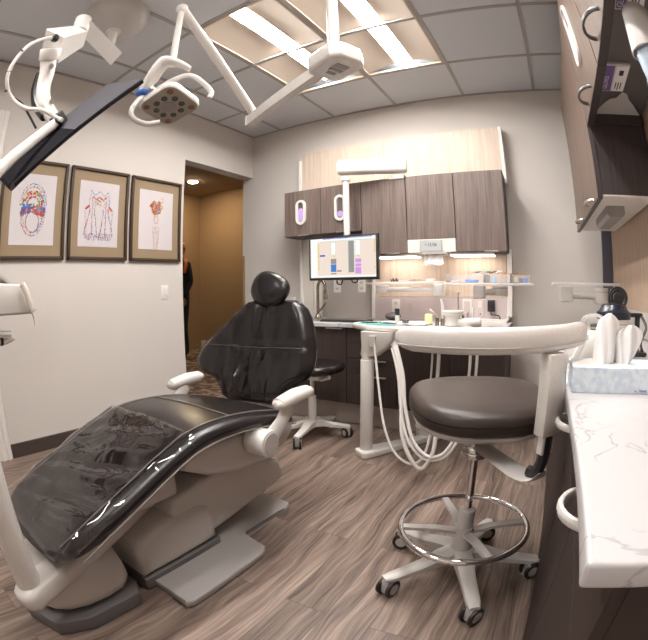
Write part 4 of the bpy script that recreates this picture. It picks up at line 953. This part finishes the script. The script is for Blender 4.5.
# head
view = (V(2.6724, -3.2038, 1.0088)-hcn); hn = (V(0, 0, -1)+V(view.x, view.y, 0).normalized()*.30).normalized()
ux = V(*(1.419, -2.12, 1.8))-V(*(1.294, -2.276, 1.8)); ux = (ux-hn*ux.dot(hn)); half = ux.length/2; ux.normalize(); uy = hn.cross(ux)
ax1, ax2 = (ux+uy).normalized(), (uy-ux).normalized()
def rrect(hw, hh, r, n=6):
    out = []
    for cx_, cy_, a0_ in ((hw-r, hh-r, 0), (-hw+r, hh-r, PI/2), (-hw+r, -hh+r, PI), (hw-r, -hh+r, 3*PI/2)):
        for k in range(n+1): a = a0_+PI/2*k/n; out.append((cx_+r*math.cos(a), cy_+r*math.sin(a)))
    return out
def hp(x, y, h=0): return hcn+ax1*x+ax2*y+hn*h
S = half*1.03
b = B(); f = lambda s, h: b.ring([tuple(hp(x, y, h)) for x, y in rrect(S*s, S*s, .045*s)])
b.skin([f(.55, -.05), f(.85, -.042), f(1.0, -.025), f(1.02, -.005), f(.97, .004), f(.90, .002)])
hd_ = part('lamp_head', b, 'plastic_white', ol, smooth=50)
b = B(); b.skin([f(.90, .0), f(.90, .005), f(.86, .006)]) if False else b.prism([(x, y) for x, y in rrect(S*.94, S*.94, .042)], tuple(hcn), ax1, ax2, .007)
o = part('face_plate', b, 'led_bezel', hd_, smooth=30)
for x, y, m in [(-1, -1, 'amber'), (1, 1, 'amber'), (1, -1, 'amber'), (-1, 1, 'amber')]:
    part('led', B().lathe([(.0135, .004), (.0145, .010), (.011, .009), (.002, .007)], hp(x*S*.66, y*S*.66), hn, 16), m, hd_)
for q in range(8):
    a = PI/8+PI*q/4; part('led', B().lathe([(.013, .004), (.014, .010), (.0105, .009), (.002, .007)], hp(S*.56*math.cos(a), S*.56*math.sin(a)), hn, 16), 'led_green', hd_)
part('centre_lens', B().lathe([(.032, .004), (.033, .010), (.028, .011), (.002, .011)], tuple(hcn), hn, 24), 'plastic_grey', hd_)
for P_ in ([(1.318, -2.266, 1.872), (1.308, -2.318, 1.825), (1.301, -2.353, 1.76), (1.312, -2.341, 1.717), (1.352, -2.299, 1.69), (1.385, -2.258, 1.699)], [(1.308, -2.258, 1.869), (1.336, -2.229, 1.903), (1.375, -2.19, 1.937), (1.426, -2.155, 1.947), (1.471, -2.121, 1.906), (1.503, -2.093, 1.852), (1.503, -2.102, 1.819)]):
    part('handle', B().tube(P_, [.014]+[.012]*(len(P_)-2)+[.011], 12, smooth=6), 'plastic_white', hd_)
# ================================================================== OVERHEAD MONITOR
om = thing('overhead_monitor', 'dark monitor on a jointed arm hanging from the round ceiling mount', 'monitor', (.87, -2.3, H))
dc0 = V(*(0.83, -2.282, 2.6)); 
part('ceiling_dome', B().lathe([(.195, 0), (.195, -.02), (.18, -.055), (.15, -.095), (.08, -.12), (.03, -.128)], (dc0.x, dc0.y, H), n=40), 'plastic_light_grey', om, smooth=50)
part('drop_tube', B().cyl((dc0.x, dc0.y, H-.12), (dc0.x, dc0.y, 2.34), .028, n=20).lathe([(.03, -.12), (.045, -.125), (.045, -.135), (.03, -.14)], (dc0.x, dc0.y, H)), 'plastic_white', om)
ja = V(dc0.x, dc0.y, 2.33)+V(.0, .03, .0); jb = V(*(1.066, -2.588, 2.282))
part('swing_arm', B().tube([ja, jb], [.062, .052], 4, flat=((0, 0, 1), 1.1)), 'plastic_light_grey', om, smooth=20)
part('arm_joint', B().cyl(jb+V(0, 0, -.05), jb+V(0, 0, .035), .042, n=20, bev=.005), 'plastic_white', om)
q0, q1 = V(*(1.081, -2.586, 2.198)), V(*(1.113, -2.725, 2.078))
part('bracket_box', B().tube([q0, q1], [.055, .085], 4, flat=((0, 0, 1), 1.1)), 'plastic_white', om, smooth=20)
k0 = V(*(1.126, -2.739, 2.066)); k1 = V(*(1.126, -2.714, 1.997))
part('pivot_collar', B().cyl(V(*(1.148, -2.737, 2.042)), V(*(1.123, -2.72, 1.997)), .05, n=24, bev=.005), 'plastic_white', om)
nk = [V(*(1.126, -2.726, 2.005)), V(*(1.115, -2.714, 1.941)), V(*(1.108, -2.712, 1.865)), V(*(1.131, -2.7, 1.79)), V(*(1.193, -2.676, 1.709)), V(*(1.256, -2.664, 1.66))]
part('curved_neck', B().tube(nk, [.04, .036, .034, .034, .03, .024], 12, smooth=4, flat=((0, 0, 1), 1)), 'plastic_white', om, smooth=60)
part('neck_liner', B().tube([p+V(-.022, -.02, -.004) for p in nk[1:5]], [.024, .028, .028, .02], 10, smooth=4), 'plastic_black', om)
part('pivot_screw', B().cyl(V(*(1.165, -2.716, 1.944)), V(*(1.181, -2.722, 1.933)), .012, n=12), 'steel', om)
part('pivot_screw', B().cyl(V(*(1.195, -2.686, 1.769)), V(*(1.212, -2.692, 1.759)), .011, n=12), 'steel', om)
A_ = V(*(1.468, -2.666, 1.536)); E_ = V(*(1.38, -2.861, 1.351)); B_ = V(*(1.563, -2.49, 1.745)); D_ = V(*(1.176, -2.651, 1.651)); Wv = (D_-A_)
Lv = (B_-E_).normalized(); Wv = (Wv-Lv*Wv.dot(Lv)); Nv = Lv.cross(Wv).normalized()
if Nv.z < 0: Nv = -Nv
sec = [E_-Nv*.014, E_-Nv*.004, E_+Lv*.012+Nv*.006, A_+Nv*.012, B_+Nv*.004, B_-Nv*.014, E_-Nv*.016+Lv*.01]
sec[3] = A_+Nv*.014; sec[2] = E_+Lv*.012+Nv*.004
b = B().mat('monitor_back'); b.skin([b.ring([tuple(p) for p in sec]), b.ring([tuple(p+Wv) for p in sec])])
b.mats.append('matte_black')  # lower half of the back coloured darker, for the shade past the fold
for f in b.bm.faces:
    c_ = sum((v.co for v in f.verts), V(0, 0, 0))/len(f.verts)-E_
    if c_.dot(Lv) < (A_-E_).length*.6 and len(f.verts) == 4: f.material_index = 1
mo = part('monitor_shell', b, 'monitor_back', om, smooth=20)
part('edge_trim', B().tube([E_-Nv*.006+Lv*.02, B_-Nv*.006], .006, 6), 'matte_black', mo)
part('screen', B().skin([]) if False else (lambda bb: bb.skin([bb.ring([tuple(E_-Nv*.017+Lv*.03+Wv*.04), tuple(B_-Nv*.0165-Lv*.02+Wv*.04), tuple(B_-Nv*.0165-Lv*.02+Wv*.96), tuple(E_-Nv*.017+Lv*.03+Wv*.96)]), bb.ring([tuple(E_-Nv*.019+Lv*.03+Wv*.04), tuple(B_-Nv*.0185-Lv*.02+Wv*.04), tuple(B_-Nv*.0185-Lv*.02+Wv*.96), tuple(E_-Nv*.019+Lv*.03+Wv*.96)])]))(B()), 'plastic_black', mo, smooth=0)
b = B()
for q in range(7): b.cyl(A_+Lv*(.05+.014*q)+Wv*.45+Nv*(.004), A_+Lv*(.05+.014*q)+Wv*.45+Nv*(.0145-.0006*q), .0045, n=8)
part('vents', b, 'plastic_black', mo)
mc = A_+Lv*.02+Wv*.72+Nv*.012
part('mount_plate', B().cyl(mc, mc+Nv*.05, .03, n=4).cyl(mc-Lv*.05, mc-Lv*.05+Nv*.035, .026, n=12).box((-.05, -.02, 0), (.05, .02, .02), .003, 1, Matrix.Translation(mc+Nv*.01-Lv*.03)), 'plastic_black', om)
part('grab_bar', B().tube([(1.282, -2.674, 1.648), (1.328, -2.789, 1.528), (1.368, -2.861, 1.454), (1.415, -2.947, 1.356)], [.019, .021, .022, .022], 14, smooth=5), 'plastic_white', om)
part('inner_bar', B().tube([mc-Lv*.08+Nv*.02, E_+Wv*.8+Nv*.03], .009, 8), 'cream_trim', om)
part('white_cable', B().tube([(1.191, -2.741, 2.07), (1.195, -2.798, 2.046), (1.202, -2.862, 1.989), (1.192, -2.905, 1.892), (1.185, -2.904, 1.818), (1.183, -2.863, 1.755), (1.219, -2.806, 1.706), (1.273, -2.747, 1.684), (1.299, -2.696, 1.654), (1.323, -2.673, 1.636)], .0085, 8, smooth=5), 'plastic_white', om)
part('black_cable', B().tube([(1.176, -2.863, 1.763), (1.169, -2.809, 1.745), (1.18, -2.771, 1.698), (1.208, -2.738, 1.637)], .005, 8, smooth=5), 'plastic_black', om)
part('cable_tie', B().cyl(V(*(1.177, -2.893, 1.789)), V(*(1.175, -2.89, 1.783)), .012, n=10), 'plastic_black', om)
part('cable_tie', B().cyl(V(*(1.205, -2.885, 1.964)), V(*(1.202, -2.887, 1.96)), .012, n=10), 'plastic_black', om)
part('cable_tie', B().cyl(V(*(1.187, -2.91, 1.866)), V(*(1.185, -2.909, 1.862)), .012, n=10), 'plastic_black', om)
part('cable_port', B().ball((1.189, -2.746, 2.069), .02), 'plastic_black', om)
# ================================================================== REAR DELIVERY TABLE
rt = thing('instrument_table', 'round white instrument table on a post in front of the back counter', 'instrument table', (1.72, -1.02, 0))
tc_ = V(1.93, -.86, .79)
b = B(); n = 40; rings = []
def tring(s, z): return b.ring([(tc_.x+s*(.40 if math.cos(a) < 0 else .36)*math.cos(a)+.0, tc_.y+.0+s*.20*math.sin(a), z) for a in [2*PI*k/n for k in range(n)]])
b.skin([tring(.90, .762), tring(.98, .770), tring(1, .782), tring(.99, .795), tring(.96, .799), tring(.94, .793), tring(.5, .792)])
part('tabletop', b, 'plastic_white', rt, smooth=50)
px, py = 1.70, -1.03
b = B(); rings = []
for z, hx, hy, cx_ in ((.765, .10, .07, 1.77), (.73, .10, .068, 1.77), (.68, .085, .06, 1.755), (.625, .055, .05, 1.715)):
    rings.append(b.ring([(cx_+x, py+.02+y, z) for x, y in rrect(hx, hy, .03, 4)]))
b.skin(rings); part('control_box', b, 'plastic_white', rt, smooth=50)
part('button_pad', B().box((1.735, py-.060, .68), (1.775, py-.048, .745), .002, 1), 'plastic_light_grey', rt)
part('post', B().cyl((px, py, .03), (px, py, .60), .040, n=28, bev=.004).cyl((px, py, .60), (px, py, .66), .034, n=28), 'plastic_white', rt)
b = B(); f0, f1 = V(px+.0, py-.02, 0), V(1.97, -.66, 0); dd = (f1-f0).normalized(); ss = V(-dd.y, dd.x, 0)
b.prism([(x, y) for x, y in [(-.045, -.04), (-.03, -.055), (0, -.06)]] + [((f1-f0).length, -.03), ((f1-f0).length, .03), (0, .06), (-.035, .055), (-.045, .035)], tuple(f0), dd, ss, .045, .012, 4)
part('foot', b, 'plastic_white', rt)
part('valve_box', B().box((1.96, -.64, .01), (2.06, -.55, .09), .01, 2), 'plastic_light_grey', rt)
part('foot_joint', B().lathe([(.07, 0), (.075, .01), (.075, .08), (.07, .085)], (1.96, -.60, .0), n=32), 'plastic_light_grey', rt)
part('foot_cap', B().lathe([(.078, .087), (.078, .10), (.065, .135), (.045, .155), (.01, .162)], (1.955, -.60, .0), n=32), 'plastic_white', rt, smooth=60)
def P(u, v, y): return None
for lb, pts, r in (('hose', [(1.763, -1.08, 0.722), (1.787, -1.107, 0.614), (1.83, -1.161, 0.459), (1.889, -1.225, 0.285), (1.97, -1.27, 0.156), (2.063, -1.27, 0.1), (2.127, -1.27, 0.145), (2.153, -1.252, 0.243), (2.154, -1.207, 0.366), (2.155, -1.17, 0.464)], .007),
    ('hose', [(1.884, -1.082, 0.695), (1.936, -1.125, 0.572), (1.97, -1.189, 0.397), (2.001, -1.243, 0.249), (2.061, -1.27, 0.135), (2.126, -1.27, 0.081), (2.179, -1.27, 0.17), (2.186, -1.243, 0.272), (2.193, -1.198, 0.394)], .011),
    ('hose', [(1.895, -1.08, 0.7), (1.957, -1.134, 0.548), (1.992, -1.189, 0.399), (2.058, -1.248, 0.241), (2.142, -1.27, 0.164), (2.222, -1.27, 0.17), (2.277, -1.257, 0.244), (2.294, -1.225, 0.332)], .010),
    ('hose', [(1.873, -1.085, 0.683), (1.929, -1.134, 0.546), (1.974, -1.198, 0.372), (2.038, -1.252, 0.228), (2.138, -1.27, 0.141), (2.239, -1.27, 0.161), (2.298, -1.259, 0.241), (2.322, -1.23, 0.32)], .008)):
    part(lb, B().tube(pts, r, 10, smooth=5), 'hose', rt)
for x, r in ((2.045, .006), (2.085, .011), (2.275, .009), (2.315, .009)):
    part('hose', B().tube([(x, -.86, .78), (x+.002, -.87, .6), (x-.004, -.88, .42)], r, 10, smooth=4), 'hose', rt)
part('arm_link', B().tube([(1.86, -1.05, 0.684), (1.901, -1, 0.73), (1.945, -0.95, 0.749)], [.016, .03, .035], 12), 'plastic_light_grey', rt)
# instruments on the table
TZ = .795
small('tray_cover', 'teal paper cover lying on the round instrument table', 'paper cover', B().prism([(-.16, -.05), (.06, -.075), (.10, .03), (-.12, .07)], (1.74, -.90, .797), (1, 0, 0), (0, 1, 0), .003), 'teal', smooth=0)
small('tray_cover', 'white bracket paper at the right of the teal cover', 'paper cover', B().prism([(-.02, -.05), (.16, -.06), (.17, .05), (.0, .07)], (1.85, -.86, .800), (1, 0, 0), (0, 1, 0), .003), 'paper', smooth=0)
for q, (x, y, m, lb) in enumerate(((1.66, -.93, 'plastic_black', 'thin black instrument lying on the teal cover'), (1.70, -.87, 'steel', 'slim steel mirror lying on the teal cover'), (1.78, -.93, 'navy', 'short dark instrument at the edge of the teal cover'))):
    small('hand_instrument', lb, 'dental instrument', B().tube([(x-.05, y, .806), (x, y+.004, .806), (x+.06, y+.01, .806)], [.002, .005, .003], 8), m)
small('dark_block', 'small dark green block on the white bracket paper', 'block', B().box((1.865, -.90, .803), (1.90, -.87, .827), .004, 2), 'plastic_dark_grey')
t = thing('bottle', 'small navy bottle standing on the round instrument table', 'bottle', (1.80, -.80, TZ))
part('bottle_body', B().cyl((1.80, -.80, .80), (1.80, -.80, .845), .014, n=16, bev=.002), 'plastic_white', t)
part('cap', B().cyl((1.80, -.80, .845), (1.80, -.80, .885), .015, n=16, bev=.002), 'navy', t)
small('sponge_cup', 'pale yellow cup holding a thin steel probe', 'cup', B().box((1.985, -.83, .797), (2.045, -.78, .857), .006, 2), 'yellow')
small('probe', 'thin steel probe slanting out of the holders beside the yellow cup', 'dental instrument', B().tube([(2.01, -0.8, 0.886), (2.06, -0.8, 0.845), (2.092, -0.8, 0.81)], .0025, 8), 'steel')
t = thing('suction_handle', 'white curved suction tip standing in the instrument holders', 'suction handpiece', (2.1, -.84, TZ))
part('tip', B().tube([(2.083, -0.83, 0.947), (2.095, -0.83, 0.918), (2.102, -0.83, 0.836), (2.106, -0.83, 0.778)], [.005, .009, .011, .012], 12, smooth=4), 'plastic_white', t)
part('valve', B().cyl((2.098, -.84, .78), (2.098, -.84, .835), .012, n=12), 'nickel', t)
part('valve', B().cyl((2.07, -.85, .78), (2.07, -.85, .84), .011, n=12), 'nickel', t)
small('handpiece', 'steel handpiece upright in the holders left of the suction tip', 'dental handpiece', B().cyl((2.053, -.86, .79), (2.053, -.86, .86), .010, .012, 14, .002), 'steel')
t = thing('tumbler_holder', 'white wide-rimmed cylinder holder at the right of the instrument table', 'holder', (2.165, -.86, TZ))
part('cylinder', B().lathe([(.042, .002), (.044, .004), (.044, .055), (.06, .07), (.063, .08), (.06, .088), (.02, .09)], (2.165, -.86, .795), n=28), 'plastic_white', t)
part('side_barrel', B().cyl((2.20, -.87, .812), (2.335, -.86, .82), .027, n=24, bev=.008), 'plastic_white', t)
part('feet', B().cyl((2.235, -.87, .799), (2.235, -.87, .803), .012, n=10), 'steel', t)
small('handpiece', 'tall thin steel rod handpiece behind the wide-rimmed holder', 'dental handpiece', B().tube([(2.175, -.75, .79), (2.175, -.75, .9), (2.175, -.75, .98)], [.007, .006, .0035], 10).cyl((2.175, -.75, .975), (2.175, -.75, .985), .007, n=10), 'steel')
for q, (x, h_, m, lb) in enumerate(((2.215, .055, 'nickel', 'short brass coupling on the white barrel'), (2.245, .075, 'steel', 'small steel syringe upright behind the white barrel'), (2.275, .10, 'plastic_white', 'white handpiece upright behind the barrel, tallest there'))):
    small('handpiece', lb, 'dental handpiece', B().cyl((x, -.80, .79), (x, -.80, .80+h_), .008, .006, 12, .002), m)
# back counter items
t = thing('keyboard', 'black keyboard on the back worktop below the monitor', 'keyboard', (1.22, -.42, .765))
part('key_tray', B().box((1.08, -.52, .765), (1.45, -.36, .780), .004, 2), 'plastic_black', t)
b = B()
for r in range(4):
    for c in range(14): b.box((1.095+c*.025, -.51+r*.036, .779), (1.117+c*.025, -.482+r*.036, .785), .001, 1)
o = part('keys', b, 'plastic_dark_grey', t); o['kind'] = 'stuff'
t = thing('desk_gadget', 'dark rounded gadget on the back worktop behind the instrument table', 'gadget', (1.64, -.34, .765))
part('gadget_body', B().ball((1.60, -.34, .805), .062, .045, .03), 'plastic_dark_grey', t)
part('gadget_base', B().cyl((1.60, -.34, .765), (1.60, -.34, .776), .062, n=28), 'plastic_black', t)
# ================================================================== STOOLS
def caster(root, c, ang, r=.027, body='plastic_light_grey'):
    c = Vector(c); d = V(math.cos(ang), math.sin(ang), 0)
    w_ = part('caster', B().cyl(c+V(0, 0, r+.012), c+V(0, 0, r*2+.012), .010, n=12).box((-.016, -.02, .012), (.016, .02, r*2+.004), .008, 2, Matrix.Translation(c) @ Matrix.Rotation(ang, 4, 'Z')), body, root)
    for s in (-1, 1):
        part('wheel', B().cyl(c+d*(s*.014)+V(0, 0, r), c+d*(s*.027)+V(0, 0, r), r, n=24, bev=.004), 'plastic_black', w_)
        part('wheel_hub', B().cyl(c+d*(s*.0265)+V(0, 0, r), c+d*(s*.028)+V(0, 0, r), r*.58, n=20), 'plastic_light_grey', w_)
def star(root, c, R, angs, mat, wh):
    for k, a in enumerate(angs):
        d = V(math.cos(a), math.sin(a), 0); s = V(-d.y, d.x, 0); b = B(); rings = []
        for q, hw, z0, z1 in ((.02, .034, .085, .135), (.08, .032, .09, .13), (R*.55, .027, .083, .11), (R-.01, .023, .073, .093), (R+.02, .017, .075, .088)):
            p = c+d*q; rings.append(b.ring([tuple(p+s*x+V(0, 0, z)) for x, z in ((-hw, z0), (hw, z0), (hw, z1-.006), (hw*.7, z1), (-hw*.7, z1), (-hw, z1-.006))]))
        b.skin(rings); part('leg', b, mat, root, smooth=40)
        caster(root, c+d*R, a+PI/2*(.4 if k % 2 else 1.3), .036)
def cushion(b, c, rx, ry, z0, z1, yaw=0, e=2.6, taper=0.0, n=44, prof=None):
    rings = []
    prof = prof or ((.90, 0), (.975, .12), (1, .35), (1.0, .55), (.985, .75), (.94, .90), (.86, .97), (.6, 1.0), (.2, .985))
    for s, h in prof:
        L = []
        for k in range(n):
            a = 2*PI*k/n; ca_, sa_ = math.cos(a), math.sin(a); m = (abs(ca_)**e+abs(sa_)**e)**(-1/e)
            x, y = rx*s*m*ca_*(1+taper*sa_), ry*s*m*sa_
            L.append((c[0]+x*math.cos(yaw)-y*math.sin(yaw), c[1]+x*math.sin(yaw)+y*math.cos(yaw), z0+(z1-z0)*h))
        rings.append(b.ring(L))
    return b.skin(rings)
SC = V(2.50, -1.97, 0)
st = thing('assistant_stool', 'tall brown leather stool with white curved torso bar and chrome foot ring', 'stool', tuple(SC))
angs = [math.atan2(y+1.97, x-2.50) for x, y in ((2.308, -2.17), (2.623, -2.24), (2.76, -1.93), (2.56, -1.69), (2.256, -1.87))]
star(st, SC, .275, angs, 'plastic_light_grey', True)
part('hub', B().lathe([(.036, .085), (.045, .09), (.045, .12), (.036, .15), (.034, .22)], SC, n=24).cyl(SC+V(0, 0, .12), SC+V(0, 0, .29), .030, n=24, bev=.004), 'plastic_light_grey', st)
part('gas_lift', B().cyl(SC+V(0, 0, .28), SC+V(0, 0, .56), .014, n=20), 'chrome', st)
part('lift_boot', B().cyl(SC+V(0, 0, .49), SC+V(0, 0, .51), .045, n=24, bev=.004).cyl(SC+V(0, 0, .51), SC+V(0, 0, .575), .026, n=24, bev=.003), 'chrome', st)
ring = part('foot_ring', B().tube([tuple(SC+V(.222*math.cos(2*PI*k/48), .222*math.sin(2*PI*k/48), .222)) for k in range(48)], .0115, 12, closed=True), 'chrome', st)
for k in range(4):
    a = .35+PI/2*k+(.25 if k % 2 else 0); d = V(math.cos(a), math.sin(a), 0); s = V(-d.y, d.x, 0); b = B(); b.skin([b.ring([tuple(SC+d*q+s*x+V(0, 0, z)) for x, z in ((-w_, .214-dz), (w_, .214-dz), (w_, .226-dz), (-w_, .226-dz))]) for q, w_, dz in ((.025, .018, .02), (.1, .014, .006), (.215, .012, 0))])
    part('ring_spoke', b, 'plastic_light_grey', ring, smooth=0)
part('seat', cushion(B(), (2.495, -1.90), .232, .262, .612, .688, math.radians(18), 2.7, .12, prof=((.92, 0), (.98, .08), (1, .2), (1, .42), (.985, .44), (1.0, .47), (.995, .7), (.95, .88), (.86, .97), (.6, 1.0), (.2, .99))), 'vinyl_brown', st, smooth=60)
part('seat_shell', cushion(B(), (2.495, -1.90), .226, .256, .578, .616, math.radians(18), 2.7, .12, prof=((.5, 0), (.85, .2), (.98, .6), (1.0, .9), (.98, 1.0))), 'plastic_light_grey', st, smooth=60)
part('seat_mount', B().lathe([(.03, .0), (.06, .012), (.07, .03)], (2.50, -1.97, .555), n=24).box((2.42, -2.03, .572), (2.58, -1.88, .59), .006, 2), 'plastic_light_grey', st)
R_ = .31
arc = [SC+V(R_*math.cos(a), R_*math.sin(a), .888+.010*k/20) for k, a in [(k, math.radians(-126+114*k/20)) for k in range(21)]]
b = B(); rings = []
for i, p in enumerate(arc):
    rad = (p-SC); rad.z = 0; rad.normalize(); s = .45 if i == 0 or i == 20 else .85 if i in (1, 19) else 1.0
    L = []
    for k in range(20):
        a = 2*PI*k/20; ca_, sa_ = math.cos(a), math.sin(a); m = (abs(ca_)**2.8+abs(sa_)**2.8)**(-1/2.8)
        L.append(tuple(p+rad*(.022*s*m*ca_)+V(0, 0, 1)*(.031*s*m*sa_)))
    rings.append(b.ring(L))
b.skin(rings); tb = part('torso_bar', b, 'plastic_white', st, smooth=60)
part('bar_seam', B().tube([tuple(p+(p-SC-V(0, 0, p.z)).normalized()*.0235+V(0, 0, -.014)) for p in arc[1:-1]], .0016, 6), 'plastic_light_grey', tb)
ac = SC+V(.215, -.235, 0); aa = math.atan2(-.235, .215); AM = Matrix.Translation(ac) @ Matrix.Rotation(aa, 4, 'Z')
part('bar_column', B().box((-.02, -.032, .66), (.02, .032, .862), .006, 2, AM).box((-.012, -.02, .66-.05), (.012, .02, .66), .003, 1, AM), 'plastic_white', st)
part('column_bracket', B().tube([tuple(ac+V(0, 0, .70)), tuple(ac+V(0, 0, .60)), tuple(ac+V(-.012, .01, .555)), tuple(ac+V(-.03, .03, .545))], .018, 8, smooth=4, flat=((1, 0, 0), .9)), 'plastic_black', st)
part('support_bracket', B().tube([tuple(ac+V(.004, -.004, .56)), tuple(ac+V(-.01, .01, .535)), tuple(ac+V(-.06, .06, .525)), tuple(SC+V(.02, -.02, .532))], [.014, .034, .040, .034], 12, smooth=4, flat=((0, 0, 1), .16)), 'plastic_light_grey', st, smooth=60)
# second stool behind the dental chair
S2 = V(1.24, -.90, 0)
s2 = thing('operator_stool', 'low black stool with white five-leg base behind the dental chair', 'stool', tuple(S2))
star(s2, S2, .235, [math.atan2(y+.90, x-1.24) for x, y in ((1.262, -1.10), (1.44, -.80), (1.26, -.66), (1.03, -.80), (1.08, -1.06))], 'plastic_white', True)
part('column', B().cyl(S2+V(0, 0, .10), S2+V(0, 0, .30), .028, n=20, bev=.004).cyl(S2+V(0, 0, .30), S2+V(0, 0, .43), .014, n=16), 'plastic_white', s2)
part('seat', cushion(B(), (1.22, -.86), .21, .20, .46, .52, 0, 2.5, 0), 'vinyl', s2, smooth=60)
part('lever', B().tube([(1.24, -.90, .44), (1.33, -.93, .42), (1.40, -.95, .45)], [.012, .01, .014], 10).box((1.15, -.97, .42), (1.33, -.83, .46), .01, 2), 'plastic_white', s2)
# ================================================================== PERSON in the hall
pr_ = thing('person', 'person in black clothes and a striped cap, partly hidden by the doorway', 'person', (-2.36, 1.0, 0))
def skinned(name, joints, edges, mat, parent, sub=2):
    me = bpy.data.meshes.new(name); org = root_of(parent).location
    me.from_pydata([tuple(Vector(j[0])-org) for j in joints], edges, []); o = bpy.data.objects.new(name, me); sc.collection.objects.link(o)
    o.parent = parent; me.materials.append(M[mat])
    md = o.modifiers.new('skin', 'SKIN')
    for v, j in zip(me.skin_vertices[0].data, joints): v.radius = (j[1], j[1]*(j[2] if len(j) > 2 else 1))
    me.skin_vertices[0].data[0].use_root = True; md.use_smooth_shade = True
    ms = o.modifiers.new('sub', 'SUBSURF'); ms.levels = sub; ms.render_levels = sub
    return o
hx, hy = -2.325, 1.0
J = [((hx, hy, .98), .15, .75), ((hx, hy, 1.2), .14, .75), ((hx, hy, 1.42), .16, .7), ((hx, hy, 1.52), .06), ((hx, hy, 1.58), .055),
     ((hx-.19, hy, 1.43), .06), ((hx-.25, hy+.02, 1.16), .045), ((hx-.24, hy-.08, .92), .032), ((hx+.19, hy, 1.43), .06), ((hx+.24, hy+.02, 1.16), .045), ((hx+.22, hy-.10, .94), .032),
     ((hx-.09, hy, .86), .10), ((hx-.10, hy, .48), .065), ((hx-.10, hy+.02, .09), .045), ((hx-.11, hy-.15, .04), .035), ((hx+.09, hy, .86), .10), ((hx+.11, hy-.04, .48), .065), ((hx+.14, hy-.02, .09), .045), ((hx+.16, hy-.17, .04), .035)]
body = skinned('body', J, [(0, 1), (1, 2), (2, 3), (3, 4), (2, 5), (5, 6), (6, 7), (2, 8), (8, 9), (9, 10), (0, 11), (11, 12), (12, 13), (13, 14), (0, 15), (15, 16), (16, 17), (17, 18)], 'cloth_black', pr_)
part('head', B().ball((hx, hy, 1.68), .078, .095, .115, 24).ball((hx, hy-.095, 1.67), .014, .018, .02, 10).ball((hx-.078, hy, 1.67), .012, .02, .03, 10).ball((hx+.078, hy, 1.67), .012, .02, .03, 10).box((hx-.025, hy-.09, 1.625), (hx+.025, hy-.082, 1.632)), 'skin', pr_, smooth=80)
b = B()
for q in range(6): b.mat(('orange', 'ink', 'red', 'bright_blue', 'orange', 'ink')[q]).lathe([(.094*math.cos(q*.25)+.002, .0+q*.02), (.094*math.cos((q+1)*.25)+.002, (q+1)*.02)], (hx, hy+.005, 1.70), n=24)
part('cap', b, None, pr_)
for sg in (-1, 1):
    part('hand', B().ball((hx+sg*.225, hy-.10, .86), .03, .022, .06, 14), 'skin', pr_)
part('orange_strap', B().tube([(hx+.20, hy-.09, 1.30), (hx+.22, hy-.06, 1.42), (hx+.18, hy-.04, 1.50)], .03, 10), 'orange', pr_)
